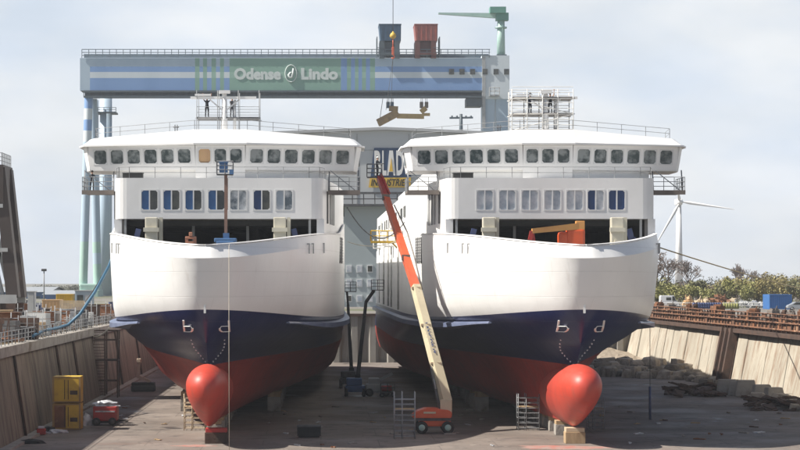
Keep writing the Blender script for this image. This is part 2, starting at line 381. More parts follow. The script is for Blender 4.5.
# walls of the pit
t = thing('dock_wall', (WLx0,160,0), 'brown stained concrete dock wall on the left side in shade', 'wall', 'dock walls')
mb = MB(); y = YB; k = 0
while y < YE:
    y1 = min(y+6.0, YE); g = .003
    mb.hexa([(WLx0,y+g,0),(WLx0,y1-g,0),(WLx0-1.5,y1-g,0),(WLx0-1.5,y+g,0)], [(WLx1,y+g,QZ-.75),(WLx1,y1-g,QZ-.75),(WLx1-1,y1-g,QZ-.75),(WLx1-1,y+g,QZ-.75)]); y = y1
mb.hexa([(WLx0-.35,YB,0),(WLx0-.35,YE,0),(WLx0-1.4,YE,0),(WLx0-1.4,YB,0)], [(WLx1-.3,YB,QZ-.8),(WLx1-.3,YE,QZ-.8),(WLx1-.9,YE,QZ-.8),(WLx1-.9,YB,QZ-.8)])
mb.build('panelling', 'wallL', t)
mb = MB(); mb.box(WLx1-.9, WLx1+.25, YB, YE, QZ-.74, QZ+.06); mb.build('coping', 'concblock', t)
mb = MB()
for y in (176, 204, 218, 262, 290, 318):
    mb.tube((WLx0+.12,y,0),(WLx1+.15,y,QZ-.8), .12, n=6)
mb.build('drain_pipe', 'rustdark', t)
mb = MB(); mb.box(WLx0, WLx0+.8, YB, YE, 0, .22); mb.build('kerb_ledge', 'concblock', t)

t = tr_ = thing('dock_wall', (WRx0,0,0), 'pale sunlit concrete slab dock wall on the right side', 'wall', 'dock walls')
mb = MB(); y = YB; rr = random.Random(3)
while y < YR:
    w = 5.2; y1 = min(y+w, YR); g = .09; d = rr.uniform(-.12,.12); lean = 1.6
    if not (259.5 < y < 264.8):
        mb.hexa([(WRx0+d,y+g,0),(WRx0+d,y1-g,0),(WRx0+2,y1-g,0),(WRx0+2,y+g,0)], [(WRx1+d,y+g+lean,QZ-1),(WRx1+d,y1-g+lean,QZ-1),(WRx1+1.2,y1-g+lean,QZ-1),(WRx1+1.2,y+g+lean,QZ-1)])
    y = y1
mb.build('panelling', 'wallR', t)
mb = MB(); mb.hexa([(WRx0+.5,YB,0),(WRx0+.5,YR,0),(WRx0+2.5,YR,0),(WRx0+2.5,YB,0)], [(WRx1+.5,YB,QZ-.9),(WRx1+.5,YR,QZ-.9),(WRx1+1.5,YR,QZ-.9),(WRx1+1.5,YB,QZ-.9)])
mb.build('backing_wall', 'rustdark', t)
mb = MB()
for i, y in enumerate((262.0,264.6,267.2)):
    mb.beam((WRx0-.5,y,0),(WRx1-.45,y+1.3,QZ-.6), .95, .7)
mb.build('fender_pile', 'rustdark', t)
mb = MB()
mb.beam((WRx0-.3,263.3,0),(WRx1-.3,264.6,QZ-.9), .8, .35); mb.build('pale_strip', 'wallR', t)
mb = MB(); mb.box(WRx1-.7, WRx1+.7, YB, YR, QZ-1.0, QZ-.55); mb.build('capping_beam', 'rustdark', t); tr_.rotation_euler.z = WRA

t = thing('dock_wall', (15,YE,0), 'far end dock wall of grey corrugated sheet piles', 'wall', 'dock walls')
mb = MB(); x = WLx0-1; k = 0; pts = []
while x < 32:
    for dx, dy in ((0,0),(.9,0),(1.4,-.7),(2.3,-.7)): pts.append((x+dx, YE+dy))
    x += 2.8
for a, b in zip(pts, pts[1:]): mb.poly([(a[0],a[1],0),(b[0],b[1],0),(b[0],b[1],QZ-.3),(a[0],a[1],QZ-.3)])
mb.build('sheet_pile_face', 'sheet', t)
mb = MB(); mb.box(WLx0-1, 30.9, YE-.9, YE+.9, QZ-.3, QZ+.1); mb.build('capping_beam', 'rustdark', t)
# the corrugated side wall and gravel slope behind the right ship
t = thing('retaining_wall', (40,YR,0), 'grey corrugated sheet pile wall behind gravel slope', 'wall')
mb = MB(); pts=[]; x = 33.0
while x < 48.0:
    for dx, dy in ((0,0),(.8,0),(1.15,-.6),(1.95,-.6)): pts.append((x+dx, YR+dy))
    x += 2.3
for a, b in zip(pts, pts[1:]): mb.poly([(a[0],a[1],0),(b[0],b[1],0),(b[0],b[1],QZ-1.0),(a[0],a[1],QZ-1.0)])
mb.build('sheet_pile_face', 'sheet', t)
mb = MB(); mb.box(31, 49, YR-.9, YR+.5, QZ-1.0, QZ+.02); mb.build('capping_beam', 'rustdark', t)
mb = MB(); nx, ny = 34, 26; rr = random.Random(5)
def slope_z(x, y):
    f = min(1, max(0, (y-296)/42)); e = min(1, max(0, (x-31)/5))
    return -.1 + 3.0*f*e**.7*(.75+.25*math.sin(x*.35))
base = mb.add([(31+i*(18/nx)+rr.uniform(-.2,.2), 295+j*(43.2/ny)+rr.uniform(-.4,.4), slope_z(31+i*18/nx, 295+j*43.2/ny)+rr.uniform(-.09,.09)) for j in range(ny+1) for i in range(nx+1)])
for j in range(ny):
    for i in range(nx):
        a = base+j*(nx+1)+i; mb.face((a, a+1, a+nx+2, a+nx+1))
o = mb.build('gravel_slope', 'gravel'); o['kind'] = 'structure'
# red paint on the floor
def blob(name, cx, cy, rx, ry, mat, z, seed):
    q = random.Random(seed); mb = MB(); n = 40
    ph = [q.uniform(0,6.28) for _ in range(4)]
    mb.poly([(cx+rx*math.cos(t)*(1+.18*math.sin(3*t+ph[0])+.1*math.sin(7*t+ph[1])), cy+ry*math.sin(t)*(1+.2*math.sin(2*t+ph[2])+.08*math.sin(9*t+ph[3])), z) for t in [6.2832*i/n for i in range(n)]])
    return structure(mb.build(name, mat))
blob('floor_paint_stain', 18.2, 166.5, 3.4, 2.2, 'redstain', .004, 3)
blob('floor_paint_stain', -9.6, 168.2, 1.6, .9, 'redstain', .004, 5)

# ------------------------------------------------------------------ the ferries
KZ = [1.2,2.0,3.0,4.5,6.0,7.5,9.0,10.5,12.5,14.5,16.7]
STEM = [1.5,1.2,1.0,.5,-1.0,-3.5,-5.0,-6.0,-6.8,-7.4,-7.8]
LRUN = [112,104,100,95,86,70,58,58,58,58,58]
BMAX = [6.5,9.3,10.4,10.9,11.1,11.1,11.1,11.1,11.1,11.1,11.1]
QEX = [1.7,1.65,1.55,1.45,1.3,.98,.64,.54,.52,.5,.49]
def hb(s, z):
    t = min(1, max(0, s/interp(z, KZ, LRUN)))
    return interp(z, KZ, BMAX)*(1-(1-t)**2.1)**interp(z, KZ, QEX)
def stem(z): return interp(z, KZ, STEM)
def s_of(u, z):
    lo, hi = 0, 110
    for _ in range(40):
        m = (lo+hi)/2
        if hb(m, z) < abs(u): lo = m
        else: hi = m
    return lo
def gsh(s): return max(0, 1-s/38)**2
ROWS = [(1.2,1.2),(1.6,1.6),(2.2,2.2),(3,3),(4,4),(5,5),(6.1,6.0),(6.8,6.9),(7.6,7.9),(8.5,9.2),(9.35,10.45),(10.3,11.4),(11.6,12.3),(13.2,13.2),(14.6,13.8),(15.9,14.3),(16.75,15.22)]
SS = [0,.05,.14,.3,.55,.9,1.4,2.1,3,4.1,5.5,7,9,11,13.5,16,19,22,25,28,31,34,38,43,49,58,68,80,95,112,150]
SHIP_LEN = 146
def hull_rows():
    g = []
    for r, (zm, zb) in enumerate(ROWS):
        row = []
        for s in SS:
            z = zm+(zb-zm)*gsh(s); u = hb(s, z); y = stem(z)+s
            if r == len(ROWS)-1:
                zk = ROWS[-2][0]+(ROWS[-2][1]-ROWS[-2][0])*gsh(s)
                k = max(0, 1-s/34); u = max(0, hb(s, zk)-.62*k*min(1, s/.6)); y = stem(zk)+s+.62*k*(1-min(1, s/8))
            row.append((u, y, z))
        g.append(row)
    return g
def opening_wall(mb, p0, p1, zref, lean, a0, a1, z0, z1, ops, wz0, wz1, th=.18):
    p0 = Vector((p0[0],p0[1],0)); p1 = Vector((p1[0],p1[1],0)); d = (p1-p0).normalized(); n = Vector((d.y,-d.x,0))
    def Q(a, z, dp): return p0+d*a+n*(lean*(z-zref)-dp)+Vector((0,0,z))
    def piece(b0,b1,c0,c1):
        mb.hexa([Q(b0,c0,0),Q(b1,c0,0),Q(b1,c0,th),Q(b0,c0,th)], [Q(b0,c1,0),Q(b1,c1,0),Q(b1,c1,th),Q(b0,c1,th)])
    piece(a0,a1,z0,wz0); piece(a0,a1,wz1,z1)
    e = a0
    for o0, o1 in ops: piece(e, o0, wz0, wz1); e = o1
    piece(e, a1, wz0, wz1)
    return Q
def rounded(pts3, r): return pts3
def window_part(Q, o0, o1, wz0, wz1, parent, pane_mats, split=False, inset=.1):
    mb = MB(); fr = .07
    def bar(b0,b1,c0,c1): mb.hexa([Q(b0,c0,-.025),Q(b1,c0,-.025),Q(b1,c0,inset),Q(b0,c0,inset)],[Q(b0,c1,-.025),Q(b1,c1,-.025),Q(b1,c1,inset),Q(b0,c1,inset)],0)
    bar(o0-.02,o1+.02,wz0-.02,wz0+fr); bar(o0-.02,o1+.02,wz1-fr,wz1+.02); bar(o0-.02,o0+fr,wz0+fr,wz1-fr); bar(o1-fr,o1+.02,wz0+fr,wz1-fr)
    c = .16                                   # rounded-off corners of the opening
    for sx, sz in ((0,0),(1,0),(1,1),(0,1)):
        x = o1-fr if sx else o0+fr; z = wz1-fr if sz else wz0+fr; dx = -c if sx else c; dz = -c if sz else c
        a = [Q(x,z,-.02),Q(x+dx,z,-.02),Q(x,z+dz,-.02)]; b = [Q(x,z,inset),Q(x+dx,z,inset),Q(x,z+dz,inset)]
        n = mb.add(a+b); mb.face((n,n+1,n+2)); mb.face((n+1,n+4,n+5,n+2))
    if split:
        mid = (o0+o1)/2; bar(mid-.05, mid+.05, wz0+fr, wz1-fr)
        for i,(b0,b1) in enumerate(((o0,mid),(mid,o1))):
            mb.hexa([Q(b0,wz0,inset-.02),Q(b1,wz0,inset-.02),Q(b1,wz0,inset+.03),Q(b0,wz0,inset+.03)],[Q(b0,wz1,inset-.02),Q(b1,wz1,inset-.02),Q(b1,wz1,inset+.03),Q(b0,wz1,inset+.03)], 1+i)
    else:
        mb.hexa([Q(o0,wz0,inset-.02),Q(o1,wz0,inset-.02),Q(o1,wz0,inset+.03),Q(o0,wz0,inset+.03)],[Q(o0,wz1,inset-.02),Q(o1,wz1,inset-.02),Q(o1,wz1,inset+.03),Q(o0,wz1,inset+.03)], 1)
    return mb.build('window', ['gasket']+list(pane_mats), parent)

def build_ferry(X0, Y0, label, variant):
    T = thing('ferry', (X0,Y0,0), label, 'ferry', 'two white ferries in the dry dock')
    L = lambda u, y, z: (X0+u, Y0+y, z)
    G = hull_rows(); nS = len(SS)
    # hull in three paint bands
    mb = MB(); ids = []
    for row in G:
        right = mb.add([L(u,y,z) for u,y,z in row]); left = mb.add([L(-u,y,z) for u,y,z in row]); ids.append((right,left))
    for r in range(len(ROWS)-1):
        m = 2 if r < 6 else 1 if r < 10 else 0
        for k in range(nS-1):
            for side in (0,1):
                a, b = ids[r][side]+k, ids[r+1][side]+k
                mb.face((a,a+1,b+1,b), m, True)
    for k in range(nS-1): mb.face((ids[0][0]+k, ids[0][0]+k+1, ids[0][1]+k+1, ids[0][1]+k), 2)
    for r in range(len(ROWS)-1): mb.face((ids[r][0]+nS-1, ids[r][1]+nS-1, ids[r+1][1]+nS-1, ids[r+1][0]+nS-1), 0 if r>=10 else 1)
    hull = mb.build('hull', ['white','navy','red'], T)
    bm = bmesh.new(); bm.from_mesh(hull.data); bmesh.ops.remove_doubles(bm, verts=bm.verts[:], dist=.0005)
    for e in bm.edges:
        if len(e.link_faces)==2 and e.calc_face_angle(0) > rad(28): e.smooth = False
    bm.to_mesh(hull.data); bm.free()
    # bulwark cap
    mb = MB(); top = G[-1]
    for sg in (-1,1):
        pr = None
        for k in range(23):
            u,y,z = top[k]; cur = (L(sg*(u+.06),y-.05,z+.03), L(sg*max(0,u-.3),y+.25*(1 if k<4 else .3),z+.03))
            if pr: mb.hexa([pr[0],cur[0],cur[1],pr[1]], [tuple(Vector(p)+Vector((0,0,.09))) for p in (pr[0],cur[0],cur[1],pr[1])])
            pr = cur
    mb.build('bulwark_cap', 'paint', T)
    # foredeck
    mb = MB(); zz = 13.85; loop = [(hb(s,zz)-.12, stem(zz)+s) for s in (1,1.5,2.2,3.1,4.2,5.5,7,9,11,13.5,16,19,22,26,30,34,40)]
    mb.poly([L(u,y,zz) for u,y in loop]+[L(-u,y,zz) for u,y in reversed(loop)]); mb.box(X0-8.5,X0+8.5,Y0+34,Y0+70,zz-.2,zz)
    mb.build('foredeck', 'deckgreen', T)
    # bulb
    mb = MB(); n = 32; secs = []
    for y,hw,zt_,zb_ in ((-7.25,.1,4.7,4.35),(-7.17,.42,5.05,3.95),(-6.95,.78,5.42,3.5),(-6.5,1.08,5.74,3.12),(-5.8,1.33,6.0,2.8),(-4.8,1.5,6.17,2.45),(-3.5,1.58,6.23,2.05),(-2,1.59,6.22,1.68),(-.6,1.56,6.15,1.4),(.8,1.5,6.02,1.2),(3,1.42,5.95,1.2),(6,1.38,5.85,1.2),(10,1.36,5.7,1.2),(15,1.36,5.4,1.25),(20,1.36,5.0,1.3)):
        pts = []; zw = zb_+.6*(zt_-zb_)
        for j in range(n):
            t = 2*math.pi*j/n; cu, cz = math.sin(t), math.cos(t)
            if cz >= 0: u, z = hw*cu, zw+(zt_-zw)*cz
            else: u, z = hw*abs(cu)**.5*(1-(-cz)**2.2*.35)*(1 if cu>=0 else -1)*min(1,abs(cu)**.5+.0), zw-(zw-zb_)*(-cz)
            pts.append(L(u, y, z))
        secs.append(mb.add(pts))
    for i in range(len(secs)-1):
        for j in range(n): mb.face((secs[i]+j, secs[i]+(j+1)%n, secs[i+1]+(j+1)%n, secs[i+1]+j), 0, True)
    mb.face([secs[0]+j for j in range(n)],0,True); mb.face([secs[-1]+j for j in range(n)])
    mb.build('bulbous_bow', 'bulbred_lit', T)
    # rubbing strake along each side
    for sg in (-1,1):
        mb = MB(); pr = None
        for s in (12,14,16,18,21,24,28,32,36,42,50,60,80,110,SHIP_LEN+4):
            zt = 9.0+.35*gsh(s)*2; e_=min(1,(s-12)/16); e_=e_*e_*(3-2*e_); w = .52*e_+.02; hh=.15+.85*e_; u = hb(s,zt); y = stem(zt)+s; ub = hb(s, zt-.8)
            cur = [L(sg*(u-.05),y,zt), L(sg*(u+w),y-.4*(w/.6),zt-.12), L(sg*(u+w),y-.4*(w/.6),zt-.12-.43*hh), L(sg*(min(u,ub)-.1),y,zt-.75*hh)]
            b = mb.add(cur)
            if pr is not None:
                for i in range(3): mb.face((pr+i,pr+i+1,b+i+1,b+i),0)
            else: mb.face((b,b+1,b+2,b+3))
            pr = b
        mb.build('rubbing_strake', 'strake', T)
    # bow thruster and bulb marks, draught dots, stem tick
    def mark(pts, w):
        mm = MB()
        for (u0,z0),(u1,z1) in zip(pts, pts[1:]):
            k = 3; pv = None
            for i in range(k+1):
                u=u0+(u1-u0)*i/k; z=z0+(z1-z0)*i/k; sg = 1 if (u0+u1)>=0 else -1
                s=s_of(u,z); p=Vector(L(u, stem(z)+s-.05, z)); p.x += sg*.02
                if pv is not None: mm.beam(pv, p, w, .05)
                pv = p
        return mm
    for sg in (-1,1):
        c = sg*1.36
        # a stem with a half round bowl that opens to the middle line
        bowl = [(c-sg*.34,8.72),(c+sg*.25,8.72),(c+sg*.36,8.86),(c+sg*.36,9.0),(c+sg*.2,9.16),(c-sg*.34,9.2)]
        if sg > 0: bowl = [(c+.34,8.72),(c-.2,8.72),(c-.34,8.86),(c-.34,9.0),(c-.2,9.16),(c+.3,9.16)]
        else: bowl = [(c-.34,8.72),(c+.2,8.72),(c+.34,8.86),(c+.34,9.0),(c+.2,9.16),(c-.3,9.16)]
        st = [(c+sg*.34,8.72),(c+sg*.34,9.6)]
        a = mark(bowl, .15); b = mark(st, .15); n0 = len(a.v); a.v += b.v
        for f in b.f: a.face([i+n0 for i in f])
        a.build('bow_symbol', 'letter', T)
        for i in range(9):
            d = MB(); tt = i/8; u = sg*(1.15*(1-tt)**1.0+.10)*(1-.25*math.sin(math.pi*tt)*-1); z = 8.05-1.95*tt**.85; s = s_of(u,z)
            p = Vector(L(u, stem(z)+s-.05, z)); d.cbox(p+Vector((sg*.03,0,0)), .1, .06, .12); d.build('draught_mark', 'letter', T)
    mb = MB(); mb.cbox(Vector(L(0,-6.06,10.6)), .16,.1,.85); mb.build('stem_plate', 'letter', T)
    # ---- deckhouse: front block with windows, sides splayed back to full beam
    mb = MB(); zb, zt = 17.9, 21.4; FY = 17.0; HW = 8.9
    p0, p1 = L(-HW+1.0,FY,0), L(HW-1.0,FY,0); Wd = 2*(HW-1.0)
    if variant == 1: wl = [1.2,3.08,4.96,6.93,8.8,10.8,12.72]
    else: wl = [1.5,3.43,5.36,7.3,9.2,11.0,12.8]
    ww = 1.5; ops = [(a, a+ww) for a in wl if a+ww < Wd-.2]
    Q = opening_wall(mb, p0, p1, 0, 0, 0, Wd, zb, zt, ops, 18.62, 20.4, .25)
    # rounded corners, then splayed and straight sides (front of the splay has louvres)
    for sg in (-1,1):
        cor = [(HW-1.0+1.0*math.sin(a), FY+.7-.7*math.cos(a)) for a in [math.pi/2*i/5 for i in range(6)]]
        side = cor+[(HW+.2,FY+2.4),(10.2,FY+14.5),(10.75,FY+24),(10.98,FY+34),(10.98,SHIP_LEN-3)]
        ins = [(u-.3, y+.15) for u,y in side]
        for i in range(len(side)-1):
            z0 = zb if i < 5 else 13.9
            a,b2,c,d = side[i],side[i+1],ins[i+1],ins[i]
            mb.hexa([L(sg*q[0],q[1],z0) for q in (a,b2,c,d)], [L(sg*q[0],q[1],zt) for q in (a,b2,c,d)])
        mb.hexa([L(sg*8.35,FY+.3,13.9),L(sg*8.98,FY+.3,13.9),L(sg*8.98,FY+2.2,13.9),L(sg*8.35,FY+2.2,13.9)],[L(sg*8.35,FY+.3,zb-.003),L(sg*8.98,FY+.3,zb-.003),L(sg*8.98,FY+2.2,zb-.003),L(sg*8.35,FY+2.2,zb-.003)])
    deck = [(HW-.4,FY+.15),(HW-.1,FY+1),(HW+.15,FY+2.5),(10.15,FY+14.5),(10.7,FY+24),(10.93,FY+34),(10.93,SHIP_LEN-3)]
    mb.poly([L(u,y,zt-.02) for u,y in deck]+[L(-u,y,zt-.02) for u,y in reversed(deck)])
    mb.poly([L(-8.6,FY+.2,zb+.01),L(8.6,FY+.2,zb+.01),L(8.6,FY+8,zb+.01),L(-8.6,FY+8,zb+.01)])
    mb.build('deckhouse', 'paint', T)
    for i, (a,b2) in enumerate(ops):
        if variant == 1:
            pm = {4:('glassmask','glassmask'),6:('glasspale','glassmask')}.get(i, ('film','glassdark'))
            if i == 5: pm = ('filmnavy','glassdark')
            if i == 0: pm = ('film','glassdark')
        else:
            pm = ('glasspale','glasspale')
            if i == 5: pm = ('filmnavy','glasspale')
            if i == 6: pm = ('filmnavy','filmnavy')
        window_part(Q, a, b2, 18.62, 20.4, T, pm, True)
    # open mooring deck behind the bulwark: ceiling and walls charcoal to carry the shade, posts, winches
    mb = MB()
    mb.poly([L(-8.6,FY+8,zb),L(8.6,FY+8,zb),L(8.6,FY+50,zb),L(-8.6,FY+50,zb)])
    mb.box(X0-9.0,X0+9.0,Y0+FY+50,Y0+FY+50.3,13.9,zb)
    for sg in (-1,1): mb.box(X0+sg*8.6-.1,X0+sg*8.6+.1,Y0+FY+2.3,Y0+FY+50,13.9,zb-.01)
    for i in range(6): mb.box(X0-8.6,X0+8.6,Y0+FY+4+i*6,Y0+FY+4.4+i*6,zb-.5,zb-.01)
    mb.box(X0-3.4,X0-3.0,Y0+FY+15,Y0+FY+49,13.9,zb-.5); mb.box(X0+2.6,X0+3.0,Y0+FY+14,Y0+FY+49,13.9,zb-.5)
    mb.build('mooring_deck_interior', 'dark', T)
    for u in (-5.55, 5.25):
        mb = MB(); mb.cbox(Vector(L(u,14.2,15.9)), 1.05,.9,4.1, bev=.08); mb.cbox(Vector(L(u,13.7,16.9)), 1.3,.35,.35); mb.cbox(Vector(L(u+.75,14.6,15.9)),.3,.5,4.1); mb.cbox(Vector(L(u,13.66,15.6)),.5,.2,.9)
        mb.build('fairlead_post', 'creampaint', T)
        sg = -1 if u < 0 else 1
        mb = MB(); mb.beam(L(u+sg*1.9,15,14),L(u+sg*1.15,15,17.0),.45,.35); mb.beam(L(u+sg*.8,15,14),L(u+sg*1.6,15,16.3),.35,.3); mb.cbox(Vector(L(u+sg*1.3,15.2,14.8)),1.4,1,1.4,bev=.1)
        mb.build('mooring_winch', 'bluegrey', T)
        mb = MB(); mb.box(X0+u+sg*2.5-.1,X0+u+sg*2.5+.1,Y0+17.3,Y0+17.5,13.9,zb); mb.build('stanchion', 'greypaint', T)
        mb = MB(); mb.box(X0+u-sg*3-.12,X0+u-sg*3+.12,Y0+23,Y0+23.3,13.9,zb); mb.build('stanchion', 'greypaint', T)
    for sg in (-1,1):       # louvres high on the hull side and vents of the splayed side
        for q in range(4):
            s0 = 37+q*1.35; z0, z1 = 14.2, 16.6; mb = MB()
            a0, a1 = hb(s0,z0)+.03, hb(s0+.75,z0)+.03; o_ = stem(15)
            mb.hexa([L(sg*a0,s0+o_,z0),L(sg*a1,s0+.75+o_,z0),L(sg*(a1-.2),s0+.75+o_,z0),L(sg*(a0-.2),s0+o_,z0)],[L(sg*a0,s0+o_,z1),L(sg*a1,s0+.75+o_,z1),L(sg*(a1-.2),s0+.75+o_,z1),L(sg*(a0-.2),s0+o_,z1)])
            for k in range(9): z = z0+.15+k*.26; mb.hexa([L(sg*(a0+.05),s0+o_,z),L(sg*(a1+.05),s0+.75+o_,z),L(sg*(a1-.1),s0+.75+o_,z+.1),L(sg*(a0-.1),s0+o_,z+.1)],[L(sg*(a0+.05),s0+o_,z+.04),L(sg*(a1+.05),s0+.75+o_,z+.04),L(sg*(a1-.1),s0+.75+o_,z+.14),L(sg*(a0-.1),s0+o_,z+.14)])
            mb.build('louvre', 'darksteel', T)
        for q,(f0,f1) in enumerate(((.12,.17),(.36,.42),(.50,.56),(.64,.70))):
            mb = MB(); A = Vector((HW+.2,FY+2.4,0)); B = Vector((10.2,FY+14.5,0)); a = A+(B-A)*f0; b2 = A+(B-A)*f1; nrm = .1
            z0, z1 = (17.6,20.4)
            mb.hexa([L(sg*(a.x-.05),a.y,z0),L(sg*(b2.x-.05),b2.y,z0),L(sg*(b2.x+nrm),b2.y-.02,z0),L(sg*(a.x+nrm),a.y-.02,z0)],[L(sg*(a.x-.05),a.y,z1),L(sg*(b2.x-.05),b2.y,z1),L(sg*(b2.x+nrm),b2.y-.02,z1),L(sg*(a.x+nrm),a.y-.02,z1)])
            mb.build('side_vent', 'darksteel' if q == 0 else 'greypaint', T)
        # raised bulwark end and steps beside the deckhouse
        mb = MB(); A = [(hb(q,16.5)-.04, stem(16.5)+q) for q in (33,37,41,45,50,56)]; zt2 = [16.8,16.95,17.25,17.7,18.1,18.2]
        for i in range(5):
            a,b2=A[i],A[i+1]
            mb.hexa([L(sg*a[0],a[1],16.3),L(sg*b2[0],b2[1],16.3),L(sg*(b2[0]-.12),b2[1]+.05,16.3),L(sg*(a[0]-.12),a[1]+.05,16.3)],[L(sg*a[0],a[1],zt2[i]),L(sg*b2[0],b2[1],zt2[i+1]),L(sg*(b2[0]-.12),b2[1]+.05,zt2[i+1]),L(sg*(a[0]-.12),a[1]+.05,zt2[i])])
        mb.build('bulwark_end', 'paint', T)
        # short pipes/brackets on the bow side and small fittings
        for s0 in (15.5, 17.2, 22.5):
            mb = MB()
            z = 14.9+.4*(s0/20); u = hb(s0,z)+.06; y = stem(z)+s0-.05
            mb.cbox(Vector(L(sg*u,y,z)), .09,.09,.8); mb.cbox(Vector(L(sg*(u-.1),y-.02,z+.4)), .3,.1,.1)
            mb.build('hull_fitting', 'greypaint', T)
    # hull side openings further aft and the upper decks beyond the bridge
    mb = MB(); mb.prism([L(-8.5,38,0)[:2],L(8.5,38,0)[:2],L(8.5,130,0)[:2],L(-8.5,130,0)[:2]], zt, zt+2.6); mb.build('upper_deckhouse', 'paint', T)
    for sg in (-1,1):
        for i in range(12):
            y = 52+i*7.4; mb = MB(); mb.cbox(Vector(L(sg*11.02,y,19.6)), .1,3.2,1.1); mb.build('side_window', 'glassdark', T)
    # ---- bridge
    wz0, wz1, z0, z1 = 22.76, 24.08, 21.42, 24.35
    plan = [(-12.0,FY+6.2),(-11.6,FY+4.9),(-2.15,FY+2.4),(2.15,FY+2.4),(11.6,FY+4.9),(12.0,FY+6.2)]
    wb = MB()
    def facet(a, b2, ops, zlow):
        A, B = L(a[0],a[1],0), L(b2[0],b2[1],0); Ln = (Vector(b2)-Vector(a)).length
        return opening_wall(wb, A, B, 22.6, .17, 0, Ln, zlow, z1, ops, wz0, wz1, .16), Ln
    Wn = []
    Ln = (Vector(plan[2])-Vector(plan[1])).length
    step = (Ln-.5)/6
    opsL = [(.42+i*step, .42+i*step+1.28) for i in range(6)]
    opsR = [(Ln-o1, Ln-o0) for o0,o1 in reversed(opsL)]
    opsC = [(.22+i*1.36, .22+i*1.36+1.14) for i in range(3)]
    Q1,_ = facet(plan[1], plan[2], opsL, 22.25); Q2,_ = facet(plan[2], plan[3], opsC, 21.42); Q3,_ = facet(plan[3], plan[4], opsR, 22.25)
    for a,b2 in ((plan[0],plan[1]),(plan[4],plan[5])): facet(a,b2,[],22.25)
    facet((-12.0,FY+11.0),plan[0],[(1.0,3.6)],22.25); facet(plan[5],(12.0,FY+11.0),[(1.0,3.6)],22.25)
    wb.box(X0-11.9,X0+11.9,Y0+FY+10.9,Y0+FY+11.1,22.25,z1)
    # tapered lower part under the windows (set back), wing floors
    low = [(-9.2,FY+9.5),(-9.2,FY+5.2),(-2.1,FY+2.9),(2.1,FY+2.9),(9.2,FY+5.2),(9.2,FY+9.5)]
    wb.prism([L(*p,0)[:2] for p in low], 21.4, 22.24)
    wing = [(-11.9,FY+10.9),(-11.9,FY+6.3),(-11.5,FY+5.1),(-2.1,FY+2.6),(2.1,FY+2.6),(11.5,FY+5.1),(11.9,FY+6.3),(11.9,FY+10.9)]
    wb.prism([L(*p,0)[:2] for p in wing], 22.2, 22.45)
    wb.build('bridge', 'paint', T)
    for Qx, ops in ((Q1,opsL),(Q2,opsC),(Q3,opsR)):
        for i,(a,b2) in enumerate(ops):
            pm = ['glass']
            if variant == 1 and Qx is Q2 and i == 0: pm = ['tan']
            w_ = window_part(Qx, a, b2, wz0, wz1, T, pm)
            if pm == ['tan']: w_['label'] = 'bridge window boarded over with tan plywood'
    for sg, q in ((-1,0),(1,1)):
        w_ = MB(); w_.cbox(Vector(L(sg*12.12,FY+8.5,23.4)), .08,2.5,1.15); w_.build('window', 'glass', T)
    # interior darkening back wall is the bridge's own rear wall; roof with raised middle
    rb = MB()
    bot = [(-12.6,FY+11.3),(-12.6,FY+6.0),(-12.1,FY+4.3),(-2.3,FY+1.6),(2.3,FY+1.6),(12.1,FY+4.3),(12.6,FY+6.0),(12.6,FY+11.3)]
    topp = [(-11.7,FY+10.8),(-11.7,FY+6.6),(-11.2,FY+5.7),(-2.3,FY+3.0),(2.3,FY+3.0),(11.2,FY+5.7),(11.7,FY+6.6),(11.7,FY+10.8)]
    zbot = [24.33,24.33,24.33,24.38,24.38,24.33,24.33,24.33]
    mids = [24.46 if abs(p[0])>5 else 24.52 for p in bot]
    rb.prism([L(*p,0)[:2] for p in bot], zbot, mids)
    rb.prism([L(p[0]*.985,p[1]+.12,0)[:2] for p in bot], [z+.003 for z in mids], [25.05,25.1,25.15,25.75,25.75,25.15,25.1,25.05], top=[L(*p,0)[:2] for p in topp])
    rb.build('bridge_roof', 'paint', T)
    # rails
    mb = MB()
    mb.rail([L(-11.4,FY+9.8,25.1),L(-11.2,FY+6.3,25.2),L(-2.3,FY+3.6,25.75),L(2.3,FY+3.6,25.75),L(11.2,FY+6.3,25.2),L(11.4,FY+9.8,25.1)], .85, 2, 2.4, .022)
    mb.build('roof_rail', 'rail', T)
    mb = MB(); mb.rail([L(-9.0,FY+2.6,zt),L(-8.6,FY+.5,zt),L(-7.7,FY+.2,zt),L(7.7,FY+.2,zt),L(8.6,FY+.5,zt),L(9.0,FY+2.6,zt)], .95, 2, 2.2, .025); mb.build('deck_rail', 'rail', T)
    mb = MB(); mb.box(X0-8.3,X0-6.6,Y0+FY+.5,Y0+FY+1.6,zt,zt+.45); mb.box(X0-8.35,X0-6.55,Y0+FY+.45,Y0+FY+1.65,zt+.45,zt+.52); mb.build('deck_vent','dark',T)
    # galleries under the wings
    for sg in (-1,1):
        mb = MB(); x0,x1 = sorted((X0+sg*9.35, X0+sg*12.1))
        mb.box(x0,x1,Y0+FY+3.6,Y0+FY+8.4,20.25,20.45); mb.box(x0-.03,x1+.03,Y0+FY+3.5,Y0+FY+3.6,20.12,20.5)
        g = mb.build('wing_gallery', 'rustgrey', T)
        r = MB(); r.rail([(x1 if sg>0 else x0,Y0+FY+8.3,20.45),(x1 if sg>0 else x0,Y0+FY+3.7,20.45),(x0 if sg>0 else x1,Y0+FY+3.7,20.45)], 1.2, 3, 1.0, .028)
        for a in (x0+.1,x1-.1): r.tube((a,Y0+FY+4.2,20.4),(a,Y0+FY+4.9,22.3),.06,n=5)
        r.beam((x0+.2,Y0+FY+3.8,22.2),(x1-.4,Y0+FY+3.8,20.5),.07,.07)
        r.build('railing', 'rail', g)
    # mast
    mb = MB(); mz = 25.5; mb.tube(L(.2,FY+6,mz-.4),L(.2,FY+6,29.1),.32,.2,n=10); mb.tube(L(1.1,FY+6.2,mz-.4),L(1.1,FY+6.2,28.6),.15,.12,n=8)
